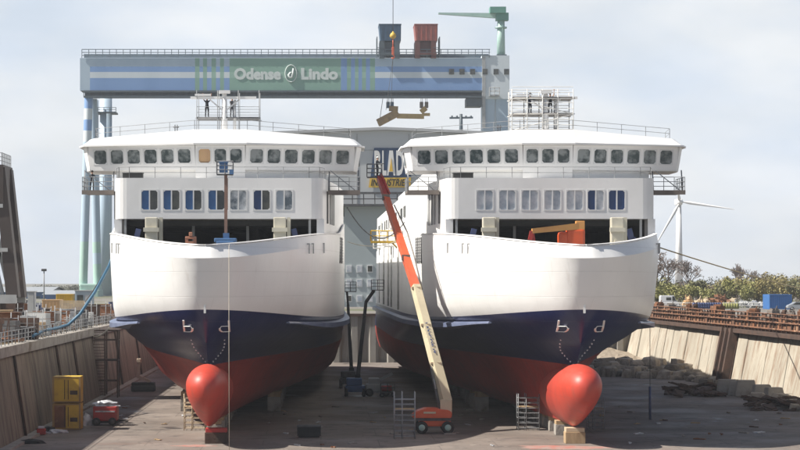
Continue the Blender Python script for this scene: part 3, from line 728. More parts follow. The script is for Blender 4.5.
    mb.beam(L(-2.8,FY+6,28.75),L(3.0,FY+6,28.75),.28,.22); mb.beam(L(-1.1,FY+6,28.6),L(.1,FY+6,27.6),.12); mb.beam(L(1.5,FY+6,28.6),L(.3,FY+6,27.6),.12)
    mb.cbox(Vector(L(.2,FY+5.7,29.25)),1.0,.5,.25); mb.cbox(Vector(L(-1.7,FY+5.8,29.0)),1.4,.2,.16); mb.build('radar_mast', 'paint', T)
    mb = MB()
    for u in (-4.1,-3.9): mb.tube(L(u,FY+5,25.4),L(u,FY+5,26.3),.04,n=4)
    mb.cbox(Vector(L(-4.0,FY+5,26.1)),.5,.15,.1); mb.build('aerial', 'darksteel', T)
    return T
M['strake'] = wmat('strake_navy_steel', (.15,.18,.28), (.08,.10,.18), .3, scale=.4, stain=(.3,.3,.33), slo=.6, shi=.85)
M['creampaint'] = wmat('cream_primer', (.60,.57,.47), (.5,.47,.38), .5, scale=.8, stain=(.3,.27,.2), slo=.6, shi=.8)
M['bluegrey'] = wmat('blue_winch_paint', (.05,.07,.17), (.04,.055,.13), .5)
M['rustgrey'] = wmat('primer_grey_steel', (.19,.165,.145), (.14,.115,.10), .7)

S1X, S2X, SY = -8.72, 19.75, 171.2
ship1 = build_ferry(S1X, SY, 'white ferry with blue half covered windows and one boarded bridge window', 1)
ship2 = build_ferry(S2X, SY, 'white ferry with whitened windows and an orange lift on its foredeck', 2)
ship2.rotation_euler.z = rad(.3)

# blocks under the ships
def keel_block(x, y, w, d, h, mats, label, group='keel blocks under the ferries'):
    mb = MB(); mb.cbox((x,y,h*.36),w,d,h*.72,bev=.03); mb.cbox((x,y,h*.86),w*.94,d*.9,h*.27,bev=.03,m=1)
    o = mb.build('keel_block', mats, None, (x,y,0)); return tag(o, label, 'block', group)
keel_block(S1X+.6, SY-.2, 1.75, 1.5, 1.18, ['rustdark','redm'], 'dark red keel block under the bulb of the ferry with blue window film')
keel_block(S2X-.05, SY-.2, 1.55, 1.4, 1.22, ['wood','tanpanel'], 'pale timber keel block under the bright red bulb')
for sx in (S1X, S2X):
    for k in range(14):
        keel_block(sx, SY+9+k*5, 1.2, 1.6, 1.2, ['concblock','wood'], 'concrete and timber keel block in the dark row beneath a ferry keel')
    for sg in (-1,1):
        for k in range(8):
            y = SY+42+k*7; keel_block(sx+sg*4.2, y, 1.3, 1.6, 1.9, ['concblock','wood'], 'tall concrete and timber side block in shade beneath a ferry hull', 'side blocks under the ferries')

# ------------------------------------------------------------------ people
def person(loc, rz, mat, label, arms='down', helmet=True, h=1.75):
    up = {'down':((.24,.02,1.12),(.27,-.12,.88)), 'up':((.33,-.02,1.62),(.36,-.06,1.95)), 'fwd':((.25,-.18,1.2),(.22,-.45,1.18)), 'one':((.24,.02,1.12),(.27,-.12,.88))}
    V=[(0,0,.95),(0,.01,1.15),(0,0,1.38),(0,-.01,1.5),(0,-.03,1.6),(0,-.04,1.74)]; E=[(0,1),(1,2),(2,3),(3,4),(4,5)]
    Rr=[(.155,.11),(.145,.105),(.165,.11),(.06,.06),(.085,.10),(.075,.09)]
    for sg in (-1,1):
        el, wr = up['up' if arms=='one' and sg>0 else ('down' if arms=='one' else arms)]
        n=len(V); V+=[(sg*.2,0,1.42),(sg*el[0],el[1],el[2]),(sg*wr[0],wr[1],wr[2])]; Rr+=[(.065,.065),(.047,.047),(.033,.036)]
        E+=[(2,n),(n,n+1),(n+1,n+2)]
        d=(Vector(wr)-Vector(el)).normalized(); w0=Vector(wr)
        hand=w0+d*.09; V.append((sg*hand.x,hand.y,hand.z)); Rr.append((.038,.022)); E.append((n+2,n+3))
        for q in range(5):
            o=(q-2)*.02; f0=hand+d*(.0)+Vector((o*.6,-.01*(q==4),0)); f1=hand+d*(.095-.012*abs(q-1.7))*(1 if q<4 else .6)+Vector((o*1.4+(.03 if q==4 else 0),-.02,0))
            k=len(V); V.append((sg*f1.x,f1.y,f1.z)); Rr.append((.008,.008)); E.append((n+3,k))
        n=len(V); V+=[(sg*.1,0,.88),(sg*.12,-.03,.5),(sg*.13,.02,.09),(sg*.14,-.15,.04)]; Rr+=[(.095,.1),(.065,.07),(.05,.055),(.045,.035)]
        E+=[(0,n),(n,n+1),(n+1,n+2),(n+2,n+3)]
    me=bpy.data.meshes.new('p'); me.from_pydata(V,E,[]); ob=bpy.data.objects.new('p',me); COL.objects.link(ob)
    md=ob.modifiers.new('s','SKIN'); 
    for i,r in enumerate(Rr): me.skin_vertices[0].data[i].radius=r
    me.skin_vertices[0].data[0].use_root=True
    ob.modifiers.new('u','SUBSURF').levels=1
    bpy.context.view_layer.update()
    dg=bpy.context.evaluated_depsgraph_get(); m2=bpy.data.meshes.new_from_object(ob.evaluated_get(dg)); bpy.data.objects.remove(ob)
    m2.materials.clear(); m2.materials.append(M[mat])
    for p in m2.polygons: p.use_smooth=True
    o=bpy.data.objects.new('person', m2); COL.objects.link(o); o.location=loc; o.rotation_euler.z=rz; WL[o.name]=Vector((0,0,0))
    mb=MB(); mb.lathe((0,-.035,1.70),[(.115,0),(.118,.03),(.105,.09),(.06,.135),(.01,.145)],12); mb.cbox((0,-.15,1.705),.16,.1,.015)
    hobj=mb.build('helmet' if helmet else 'hair','helmet' if helmet else 'hair'); hobj.parent=o
    mb=MB(); mb.cbox((0,-.135,1.635),.025,.04,.05); mb.cbox((.035,-.12,1.66),.025,.02,.012); mb.cbox((-.035,-.12,1.66),.025,.02,.012); mb.cbox((0,-.12,1.585),.05,.02,.012)
    f=mb.build('face_detail','hair'); f.parent=o
    return tag(o,label,'person')

# ------------------------------------------------------------------ scaffolds
def scaffold(name, c, w, d, h, levels, label, cat='scaffold', mat='rail', r=.05, plank='wood', bays=1, diag=True, rails=True, ladder=False, group=None, plank_h=.07, netting=None):
    x,y,z = c; T = thing(name, c, label, cat, group); fr = MB()
    xs=[x-w/2+w*i/bays for i in range(bays+1)]
    for xx in xs:
        for yy in (y-d/2,y+d/2): fr.tube((xx,yy,z),(xx,yy,z+h),r,n=5)
    fr2=[]
    for lv in levels:
        for yy in (y-d/2,y+d/2): fr.tube((xs[0]-.15,yy,z+lv),(xs[-1]+.15,yy,z+lv),r*.85,n=5)
        for xx in xs: fr.tube((xx,y-d/2,z+lv),(xx,y+d/2,z+lv),r*.85,n=5)
    if diag:
        lv=[0]+list(levels)
        for i,(a,b) in enumerate(zip(lv,lv[1:])):
            p,q=(xs[0],xs[-1]) if i%2 else (xs[-1],xs[0]); fr.tube((p,y-d/2,z+a),(q,y-d/2,z+b),r*.7,n=4)
    fr.build('frame', mat, T)
    for lv in levels:
        pb=MB(); k=max(2,int(d/.3))
        for i in range(k): pb.box(xs[0]-.05,xs[-1]+.05,y-d/2+d*i/k+.01,y-d/2+d*(i+1)/k-.01,z+lv+r,z+lv+r+plank_h)
        pb.build('platform', plank, T)
        if rails and lv < h-.4:
            rb=MB()
            for q in (.5,1.0):
                if lv+q<=h+.2: 
                    for yy in (y-d/2,y+d/2): rb.tube((xs[0],yy,z+lv+q),(xs[-1],yy,z+lv+q),r*.6,n=4)
            if rb.v: rb.build('guard_rail', mat, T)
    if ladder:
        lb=MB()
        for xx in (x-w*.22,x+w*.22): lb.tube((xx,y-d/2-.03,z),(xx,y-d/2-.03,z+h),r*.8,n=4)
        k=int(h/.3)
        for i in range(k): lb.tube((x-w*.22,y-d/2-.03,z+.3*i+.2),(x+w*.22,y-d/2-.03,z+.3*i+.2),r*.6,n=4)
        lb.build('ladder', mat, T)
    return T
def rung_tower(name, c, w, d, h, mat, label, r=.04, step=.42, group=None):
    x,y,z=c; T=thing(name,c,label,'scaffold tower',group); fr=MB()
    for xx in (x-w/2,x-w*.12,x+w/2):
        for yy in (y-d/2,y+d/2): fr.tube((xx,yy,z),(xx,yy,z+h),r,n=5)
    fr.build('upright', mat, T); k=int(h/step); rg=MB()
    for i in range(k):
        for yy in (y-d/2,y+d/2): rg.tube((x-w/2,yy,z+.2+i*step),(x+w/2,yy,z+.2+i*step),r*.8,n=4)
        for xx in (x-w/2,x+w/2): rg.tube((xx,y-d/2,z+.2+i*step),(xx,y+d/2,z+.2+i*step),r*.7,n=4)
    rg.build('rung', mat, T); pb=MB(); pb.box(x-w/2+.05,x+w/2-.05,y-d/2,y+d/2,z+h*.62,z+h*.62+.08); pb.build('platform','wood',T)
    return T
rung_tower('scaffold_tower', (PX(404.5,176),176,0), 1.65, 1.3, 3.75, 'steel', 'silver scaffold tower beside the orange boom lift')
rung_tower('scaffold_tower', (PX(195,186),186,0), 1.75, 1.6, 3.1, 'tanpanel', 'tan scaffold tower beside the dark red keel block')
rung_tower('scaffold_tower', (PX(528,186),186,0), 1.75, 1.4, 3.1, 'rail', 'grey scaffold tower left of the pale timber keel block')
rung_tower('scaffold_tower', (PX(595.5,186),186,0), 1.3, 1.4, 2.9, 'rail', 'grey scaffold tower right of the pale timber keel block')
# on the bridge roofs
D1=194
sc1=scaffold('roof_scaffold', (PX(228,D1),D1+1.5,25.0), 5.5, 3.0, 4.4, [1.95], 'scaffold with one dark plank level around the mast of the ferry with blue window film', mat='rail', r=.035, plank='darksteel', bays=3, diag=False)
sc2=scaffold('roof_scaffold', (PX(542.5,D1),D1+1.5,25.0), 5.4, 3.2, 4.5, [.85,2.3,3.7], 'tall three level scaffold around the mast of the ferry with whitened windows', mat='whiterail', r=.05, plank='rustgrey', bays=4, diag=True)
person((PX(206.5,D1),D1+.8,27.08), .2, 'workdark', 'worker in dark clothes with both arms raised on the roof scaffold', 'up', False)
person((PX(231.5,D1),D1+.9,27.06), .5, 'workgrey', 'worker in grey by the mast on the roof scaffold plank', 'fwd', True)
person((PX(530.5,D1),D1+.6,27.4), .6, 'worknavy', 'worker in navy bending at the lower deck of the tall roof scaffold', 'fwd', False)
person((PX(551,D1),D1+.6,27.42), -.4, 'workdark', 'worker in dark clothes standing higher by the mast of the tall roof scaffold', 'one', False)
person((PX(92,193),193.0,20.46), .3, 'workdark', 'worker in dark clothes on the gallery under the bridge wing', 'fwd', False)

# ------------------------------------------------------------------ lifts
def wheel(T, c, r, w, rimmat='palegreen'):
    mb=MB(); mb.lathe(c,[(r*.55,-w/2),(r*.92,-w/2),(r,-w*.3),(r,w*.3),(r*.92,w/2),(r*.55,w/2)],18,axis='X'); o=mb.build('wheel','tyre',T)
    mb=MB(); mb.lathe(c,[(r*.1,-w/2-.03),(r*.5,-w/2-.01),(r*.56,-w/2+.05),(r*.56,w/2-.05),(r*.5,w/2+.01),(r*.1,w/2+.03)],14,axis='X'); mb.build('rim',rimmat,o)
def wheel_y(T, c, r, w, rimmat='palegreen'):
    mb=MB(); mb.lathe(c,[(r*.55,-w/2),(r*.92,-w/2),(r,-w*.3),(r,w*.3),(r*.92,w/2),(r*.55,w/2)],18,axis='Y'); o=mb.build('wheel','tyre',T)
    mb=MB(); mb.lathe(c,[(r*.1,-w/2-.03),(r*.5,-w/2-.01),(r*.56,-w/2+.05),(r*.56,w/2-.05),(r*.5,w/2+.01),(r*.1,w/2+.03)],14,axis='Y'); mb.build('rim',rimmat,o)
def basket(T, c, w, d, h, mat='rail', floor='darksteel'):
    x,y,z=c; mb=MB(); mb.box(x-w/2,x+w/2,y-d/2,y+d/2,z,z+.1,1); mb.rail([(x-w/2,y-d/2,z+.1),(x+w/2,y-d/2,z+.1),(x+w/2,y+d/2,z+.1),(x-w/2,y+d/2,z+.1),(x-w/2,y-d/2,z+.1)],h,3,.8,.03)
    return mb.build('basket',[mat,floor],T)
# the big orange and cream boom lift
bx, by = PX(434,181), 182.2
T = thing('boom_lift', (bx,by,0), 'orange boom lift with long cream and orange boom raised between the ferries', 'boom lift')
mb=MB(); mb.cbox((bx+.1,by,.85),2.6,1.7,.5,bev=.08); mb.cbox((bx,by,1.15),1.2,1.2,.35); mb.build('chassis','orange',T)
for sx in (-1.0,1.15):
    for sy in (-1.05,1.05): wheel_y(T,(bx+sx,by+sy,.52),.52,.42)
mb=MB()
prof=[(-1.75,1.3),(1.45,1.3),(1.5,1.75),(1.2,1.95),(.6,2.0),(.2,2.1),(-.7,2.1),(-1.4,1.85),(-1.8,1.5)]
mb.extrude_xz([(bx+a,b) for a,b in prof],by-1.1,by+1.1); hood=mb.build('engine_cover','orange',T)
bm=bmesh.new(); bm.from_mesh(hood.data); bmesh.ops.bevel(bm,geom=bm.edges[:],offset=.06,segments=2,affect='EDGES'); bm.to_mesh(hood.data); bm.free()
mb=MB(); mb.cbox((bx-.35,by-1.12,1.75),1.0,.03,.16); mb.build('stripe','cream',hood)
mb=MB(); mb.box(bx-1.6,bx+1.4,by-.9,by+.9,1.06,1.3); mb.build('turntable','darksteel',T)
A=Vector((bx+1.05,by,2.55)); sec1=P(415.5,286,187.5); sec2=P(385.5,196,196.5)
mb=MB(); mb.cbox((bx+1.05,by,2.2),.95,1.0,1.2,bev=.08); mb.cbox((bx+.85,by-.55,2.35),.6,.1,.9); mb.build('boom_pivot','cream',T)
mb=MB(); mb.beam(A,sec1,.78,.85,w2=.64,h2=.7); boom=mb.build('lower_boom','cream',T)
mb=MB(); q0=A+(sec1-A)*.97; mb.beam(q0,sec2,.6,.66,w2=.5,h2=.52); mb.build('upper_boom','boomorange',T)
mb=MB(); q1=q0+(sec2-q0)*.33; mb.cbox(q1,.72,.74,.5); q1=q0+(sec2-q0)*.985; mb.cbox(q1,.66,.66,.55); mb.path([q0+Vector((.5,0,0)),q0+(sec2-q0)*.35+Vector((.75,-.3,0)),q0+(sec2-q0)*.6+Vector((.85,-.3,0)),q0+(sec2-q0)*.9+Vector((.5,-.2,0))],.06,5); mb.build('boom_collar','rustgrey',T)
mb=MB(); up_=Vector((0,0,1)); side=Vector((.52,-.1,0)); 
mb.path([A+(sec1-A)*f+side*(1-.2*f) for f in (.02,.25,.5,.75,.98)],.05,5); mb.path([A+(sec1-A)*f+side*(1.12-.2*f) for f in (.05,.3,.6,.9)],.035,5); mb.build('hose_track','black',T)
mb=MB(); mb.tube(A+Vector((-.5,-.1,-.6)),A+(sec1-A)*.28+Vector((-.5,-.1,0)),.12,n=8); mb.tube(A+(sec1-A)*.12+Vector((-.52,-.1,-.1)),A+(sec1-A)*.3+Vector((-.46,-.1,0)),.07,n=8,m=1); mb.build('lift_cylinder',['darksteel','steel'],T)
mb=MB()
for f in (.33,.66,.985): mb.cbox(A+(sec1-A)*f,0.9-.13*f,.92-.13*f,.18)
mb.build('wear_band','tanpanel',T)
jt=P(379,177.5,198.3)
mb=MB(); mb.beam(sec2,jt,.42,.42); mb.beam(sec2+Vector((.35,0,.2)),jt+Vector((.2,0,.3)),.16,.16); mb.build('jib','redm',T)
bk=(PX(374.5,198.5),198.5,PZ(178,198.5)); basket(T,bk,1.35,.95,1.15,'rail')
person((bk[0]+.25,bk[1],bk[2]+.11),1.2,'workdark','worker in dark clothes standing in the basket of the orange boom lift','fwd',True)
d=(sec1-A).normalized(); right=-d; n_=Vector((0,-1,0)); up=(n_.cross(right)).normalized()
ang=A+d*(7.6); o_=A+d*5.0
txt=text_mesh('LANGOR.IT',3.0,.4,.02,.01,origin=A+d*7.6+Vector((0,-.46,0))-up*.2, right=-d*-1*-1, up=up)
txt.build('lettering','letternavy',boom)

# mast lift standing on the foredeck of the left ship
x,y=PX(225.5,182),182.2; T=thing('mast_lift',(x,y,13.85),'slim mast lift with blue basket on the ferry foredeck','lift')
mb=MB(); mb.cbox((x,y,14.9),1.5,1.4,2.0,bev=.1); mb.cbox((x,y,15.95),1.85,1.3,.35,bev=.08); mb.cbox((x+.05,y,16.3),.5,.5,.5); mb.build('base','bluelift',T) if 'bluelift' in M else None
M['bluelift']=wmat('lift_blue',(.07,.16,.32),(.05,.12,.26),.45,scale=1)
if not T.children: mb.build('base','bluelift',T)
mb=MB(); mb.cbox((x+.02,y,18.8),.25,.26,5.2); mb.cbox((x+.14,y-.05,19.8),.1,.22,2.6); mb.build('mast','brownmast',T) if 'brownmast' in M else None
M['brownmast']=wmat('brown_mast_paint',(.24,.14,.105),(.17,.11,.09),.6,scale=1.5)
mb.build('mast','brownmast',T)
b_=basket(T,(x-.05,y,21.35),1.35,.9,1.05,'rail'); mb=MB(); mb.cbox((x-.15,y-.3,21.95),.7,.3,.8,bev=.04); mb.cbox((x-.15,y-.3,22.4),.8,.4,.08); mb.cbox((x+.5,y-.4,21.6),.35,.2,.4); mb.build('control_box','bluelift',b_)
M['peach']=wmat('pale_orange_paint',(.66,.32,.09),(.55,.26,.08),.5,scale=.8)
# lift parked on the foredeck of the right ship
x,y=PX(573,183),184.0; T=thing('boom_lift',(x,y,13.85),'small orange boom lift with cream boom parked on the ferry foredeck','boom lift')
mb=MB(); mb.cbox((x+.3,y,15.9),1.5,1.5,2.1,bev=.2); mb.cbox((x-.7,y,15.75),.9,1.4,1.9,bev=.3); mb.build('body','orange',T)
mb=MB(); mb.cbox((x,y,14.35),2.2,1.6,.5); mb.build('chassis','darksteel',T)
for sx in (-.8,.8):
    for sy in (-.9,.9): wheel_y(T,(x+sx,y+sy,14.25),.4,.3)
mb=MB(); a=Vector((x+.95,y-.4,17.2)); b2=P(532,231,183); mb.beam(a,b2,.5,.55,w2=.36,h2=.4); mb.cbox(a-Vector((.3,0,-.02)),.75,.6,.75,bev=.05); mb.build('boom','peach',T)
mb=MB(); mb.beam(b2,P(530,240,183),.35,.3); mb.beam(b2+Vector((.1,0,0)),P(534.5,244,183),.18,.18); mb.cbox(P(531.5,243,183),.6,.4,.4); mb.build('jib','redm',T)
# orange pump on the left foredeck
x,y=PX(190.5,186),186.5; T=thing('deck_machine',(x,y,13.85),'orange deck machine seen in the dark opening above the bow','machine')
mb=MB(); mb.cbox((x,y,14.9),.5,.6,2.1); mb.cbox((x,y,16.25),.95,.3,.22,bev=.05); mb.cbox((x-.35,y,16.0),.25,.25,.5); mb.cbox((x+.35,y,16.0),.25,.25,.5); mb.cbox((x,y-.1,16.55),.3,.25,.35,bev=.05); mb.cbox((x,y,14.2),1.3,1,.6); mb.build('body','copper',T) if 'copper' in M else None
M['copper']=wmat('copper_orange',(.45,.2,.12),(.35,.15,.09),.5)
mb.build('body','copper',T)

# blue and dark lifts between the ships
def aerial(x,y,tip,elbow,bodymat,label,boommat='black'):
    T=thing('boom_lift',(x,y,0),label,'boom lift'); mb=MB(); mb.cbox((x,y,.85),2.1,2.4,.7,bev=.1); mb.cbox((x-.1,y,1.6),1.7,2.2,.8,bev=.15); mb.build('body',bodymat,T)
    for sx in (-1,1):
        for sy in (-.9,.9): wheel(T,(x+sx*.95,y+sy,.5),.5,.35,'darksteel')
    mb=MB(); a=Vector((x+.3,y+.3,2.0)); mb.beam(a,elbow,.38,.42,w2=.3,h2=.34); mb.beam(elbow,tip,.26,.28); mb.cbox(a,.6,.6,.7); mb.build('boom',boommat,T)
    t=Vector(tip); basket(T,(t.x+.4,t.y,t.z),1.4,.9,1.1,'darksteel'); return T
aerial(PX(355,240),240,P(374,290.5,247),P(366,302,246),'bluemachine' if 'bluemachine' in M else 'blue','blue boom lift with dark boom raised in the gap between the ferries')
aerial(PX(349,258),258,P(347,292,262),P(348,305,262),'darksteel','dark boom lift with steep black boom close to the hull in the gap')
x,y=PX(378,238),240; T=thing('site_machine',(x,y,0),'low dark machine parked right of the blue boom lift','machine')
mb=MB(); mb.cbox((x,y,.9),2.6,2,.9,bev=.15); mb.cbox((x-.4,y,1.6),1.2,1.5,.8,bev=.15); mb.beam((x+.3,y,1.8),(x+1.6,y-.3,2.5),.3,.3); mb.build('body','greypaint',T)
for sx in (-.9,.9):
    for sy in (-.9,.9): wheel_y(T,(x+sx,y+sy,.45),.45,.35,'darksteel')
x,y=PX(388,236),238; T=thing('pallet_cart',(x,y,0),'small dark cart with a red tank beside the low dark machine','cart')
mb=MB(); mb.box(x-.8,x+.8,y-.6,y+.6,.45,.6); mb.rail([(x-.75,y-.55,.6),(x+.75,y-.55,.6)],.9,2,.75,.04); mb.build('frame','darksteel',T)
mb=MB(); mb.lathe((x-.1,y,.95),[(.1,-.6),(.3,-.55),(.33,0),(.3,.55),(.1,.6)],12,axis='X'); mb.build('tank','redm',T)
for sx in (-.6,.6): wheel_y(T,(x+sx,y-.5,.25),.25,.15,'darksteel')

# dark tool crate
x,y=PX(309,176),177; T=thing('tool_crate',(x,y,0),'long black tool crate alone on the dock floor','crate')
mb=MB(); mb.cbox((x,y,.5),1.9,1.0,.72,bev=.05); mb.cbox((x,y,.12),1.7,.8,.16)
for k in range(5): mb.cbox((x-.76+.38*k,y-.51,.5),.07,.06,.7)
mb.build('box','black',T); mb=MB(); mb.cbox((x,y,.93),1.96,1.06,.14,bev=.04); mb.build('lid','darksteel',T)

# ------------------------------------------------------------------ left dock floor
x,y=PX(64,184),187.0
for lvl in (0,1):
    z=lvl*2.28; T=thing('storage_container',(x,y,z),'yellow steel container standing on top of the other yellow container' if lvl else 'lower yellow steel container with a rusty side on the dock floor','container','stacked yellow containers')
    mb=MB(); mb.cbox((x,y,z+1.13),2.3,2.3,2.2,bev=.03); mb.build('body','yellow',T)
    mb=MB()
    for sx in (-1,1): mb.box(x+sx*1.12-.07,x+sx*1.12+.07,y-1.2,y-1.06,z+.04,z+2.22)
    for zz in (.04,2.12): mb.box(x-1.04,x+1.04,y-1.2,y-1.08,z+zz,z+zz+.1)
    mb.build('frame','brownyellow',T)
    for i in (0,1):
        mb=MB(); dx=x+(-.55 if i==0 else .55); mb.box(dx-.48,dx+.48,y-1.19,y-1.13,z+.18,z+2.08); dd=mb.build('door','rust' if (lvl==0 and i==0) else 'yellow',T)
        mb=MB(); mb.tube((dx+(.4 if i==0 else -.4),y-1.22,z+.3),(dx+(.4 if i==0 else -.4),y-1.22,z+1.95),.03,n=5); mb.build('handle','rustdark',dd)
        if i==1: mb=MB(); mb.box(dx-.25,dx+.38,y-1.2,y-1.185,z+.7,z+1.05); mb.build('plate','rustdark',dd)
def crumpled(name, c, sx, sy, sz, mat, label, cat, seed, n=14, group=None, parent=None):
    q=random.Random(seed); bm=bmesh.new(); bmesh.ops.create_icosphere(bm,subdivisions=3,radius=1)
    from mathutils import noise as mn
    for v in bm.verts:
        k=1+.35*mn.noise(v.co*2.1+Vector((seed*3.1,0,0)))+.22*mn.noise(v.co*5+Vector((0,seed,0)))
        v.co=Vector((v.co.x*sx*k,v.co.y*sy*k,max(-.02,v.co.z*sz*k) if parent is None else v.co.z*sz*k))
    mb=MB(); bm.verts.ensure_lookup_table(); mb.add([v.co+Vector(c) for v in bm.verts])
    for f in bm.faces: mb.face([v.index for v in f.verts])
    bm.free(); o=mb.build(name,mat,parent,c if parent is None else None)
    return tag(o,label,cat,group) if parent is None else o
x,y=PX(102,190),192.0; T=thing('air_compressor',(x,y,0),'red wheeled compressor beside the stacked yellow containers','compressor')
mb=MB(); mb.cbox((x+.15,y,1.05),2.1,1.8,1.3,bev=.12); mb.cbox((x+.15,y-.92,1.25),1.7,.06,.12,m=1); mb.build('body',['redm','plastic'],T)
mb=MB(); mb.cbox((x+.15,y,.36),2.3,1.6,.25); mb.beam((x+1.2,y,.4),(x+2.1,y,.35),.12,.12); mb.build('chassis','black',T)
for sx in (-.6,.8): wheel_y(T,(x+sx,y-.9,.36),.36,.25,'darksteel')
crumpled('plastic_sheet',(x+.1,y,1.72),1.25,.9,.42,'plastic','crumpled pale plastic sheet heaped on the red compressor','plastic sheet',2)
crumpled('rubbish_bag',(x-1.45,y-.5,0),.6,.5,1.0,'plastic','pale grey plastic bag leaning between red compressor and yellow containers','bag',5)
crumpled('rubbish_bag',(PX(57,182),182.5,0),.85,.5,.3,'plastic','flat pale plastic bag lying in front of the yellow containers','bag',8)
crumpled('tarpaulin_heap',(PX(44,182),183,0),.9,.6,.45,'black','low black tarpaulin heap left of the flat pale bag','tarpaulin',9)
x,y=PX(39,178),179.5; T=thing('floor_pump',(x,y,0),'small red pump with pale top near the left wall','pump')
mb=MB(); mb.cbox((x,y,.3),.7,.6,.5,bev=.08); mb.build('body','redm',T); mb=MB(); mb.cbox((x,y,.66),.5,.4,.2,bev=.05); mb.tube((x+.3,y,.3),(x+.8,y-.1,.1),.06,n=6); mb.build('cap','plastic',T)
crumpled('tarpaulin_heap',(PX(31,170),170.5,0),1.1,.6,.35,'black','dark tarpaulin heap at the foot of the left wall nearest the camera','tarpaulin',12)
q=random.Random(55)
for i in range(110):
    px=q.uniform(60,790); D=q.uniform(165,222); x=PX(px,D); k=q.choice(['wood','plastic','rustdark','rust','concblock'])
    if (abs(x-S1X)<4 or abs(x-S2X)<4) and D>163: continue
    wd={'wood':'short timber offcut','plastic':'scrap of pale plastic','rustdark':'dark steel offcut','rust':'rusty steel offcut','concblock':'chip of concrete'}[k]
    sx=q.uniform(.25,1.1); mb=MB(); mb.cbox((0,0,.05),sx,q.uniform(.1,.35),q.uniform(.05,.12),bev=.012); mb.cbox((sx*.2,.08,.1),sx*.4,.12,.05,rz=.5)
    o=mb.build('offcut',k); o.location=(x,D,0); o.rotation_euler.z=q.uniform(0,3.14); tag(o,wd+' lying on the open dock floor','offcut',wd.split()[-1]+' bits lying on the dock floor')
# rusty access tower against the wall
x,y=PX(104,236),238; T=thing('access_tower',(x,y,0),'rusty steel access tower standing against the brown wall','tower')
mb=MB(); hh=7.3
for xx in (x-1.35,x,x+1.35):
    for yy in (y-1,y+1): mb.beam((xx,yy,0),(xx,yy,hh),.14,.14)
mb.build('frame','rustdark',T); mb=MB()
for z in (1.8,4.0,6.2,7.2):
    mb=MB()
    for yy in (y-1,y+1): mb.beam((x-1.4,yy,z),(x+1.4,yy,z),.13,.13)
    mb.beam((x-1.35,y-1,z),(x-1.35,y+1,z),.12,.12); mb.beam((x+1.35,y-1,z),(x+1.35,y+1,z),.12,.12); mb.build('crossbar','rustdark',T)
mb=MB()
for k in range(22): mb.tube((x-1.3,y-1.05,.3+k*.32),(x-.05,y-1.05,.3+k*.32),.03,n=4)
mb.build('ladder','rustdark',T)
mb=MB(); mb.box(x-1.3,x+1.3,y-.95,y+.95,4.07,4.14); mb.build('platform','rustdark',T)
# small crawler lift further along
x,y=PX(141,248),250; T=thing('crawler_lift',(x,y,0),'small black crawler lift with pale folded mast under the flare','lift')
mb=MB(); mb.cbox((x+.1,y,.75),2.6,1.6,.6,bev=.1); mb.build('body','black',T)
for sy in (-.75,.75):
    mb=MB(); mb.cbox((x+.1,y+sy,.36),2.7,.4,.68,bev=.15); mb.build('track','black',T)
mb=MB(); mb.beam((x+.9,y,1.1),(x-.5,y,1.7),.35,.35); mb.beam((x-.5,y,1.5),(x-.35,y,3.3),.28,.28); mb.cbox((x-.4,y,3.5),.5,.45,.5,bev=.08); mb.build('mast','tanmast',T) if 'tanmast' in M else None
M['tanmast']=wmat('tan_mast_paint',(.55,.47,.35),(.45,.38,.28),.6)
mb.build('mast','tanmast',T)

# ------------------------------------------------------------------ left quay
T=thing('quay_railing',(WLx1,200,QZ),'grey steel railing along the rim of the brown wall','railing')
mb=MB(); mb.rail([(WLx1-.3,y,QZ+.06) for y in range(120,385,8)],1.1,3,2,.035); mb.build('rails','rail',T)
# brown crane leg
cy=232; x0=PX(0,cy)
T=thing('quay_crane',(x0-1.5,cy,QZ),'dark brown tapering crane leg standing on the left quay','crane')
def QP(px,py,dy=0): p=P(px-5,py,cy); return Vector((p.x,p.y+dy,p.z))
for dy in (0,5):
    mb=MB(); mb.beam(QP(5.5,168,dy),QP(18.5,298,dy),1.1,1.5,w2=1.3,h2=1.9); mb.build('leg','brownsteel',T)
    mb=MB(); mb.beam(QP(-14,168,dy),QP(-30,298,dy),1.1,1.5,w2=1.3,h2=1.9); mb.build('leg','brownsteel',T)
    mb=MB(); mb.beam(QP(6,205,dy),QP(-10,298,dy),.35,.35); mb.beam(QP(-13,205,dy),QP(8,296,dy),.35,.35); mb.beam(QP(-13,206,dy-.75),QP(9,206,dy-.75),.4,.4); mb.beam(QP(-20,250,dy-.85),QP(14,250,dy-.85),.4,.4); mb.build('brace','greypaint',T)
mb=MB(); mb.box(PX(-23,cy),PX(4.5,cy),cy-.9,cy+6,PZ(206,cy)+.3,PZ(165,cy)); mb.build('machinery_house','brownsteel',T)
for dy in (-1.1,6.1): mb=MB(); mb.beam(QP(-36,299,dy),QP(23,299,dy),.6,.9); mb.build('sill_beam','greypaint',T)
mb=MB(); mb.rail([QP(-18,165,-.8),QP(8,165,-.8),QP(8,165,5.8)],1.25,3,.8,.04); mb.build('railing','rail',T)
for px in (-28,2,17):
    for dy in (-1,6):
        mb=MB(); p=QP(px,299,dy); mb.box(p.x-.45,p.x+.45,p.y-.4,p.y+.4,QZ+.5,p.z-.45); mb.lathe((p.x,p.y,QZ+.42),[(.2,-.35),(.42,-.3),(.42,.3),(.2,.35)],12,axis='X'); mb.build('bogie','rustdark',T)
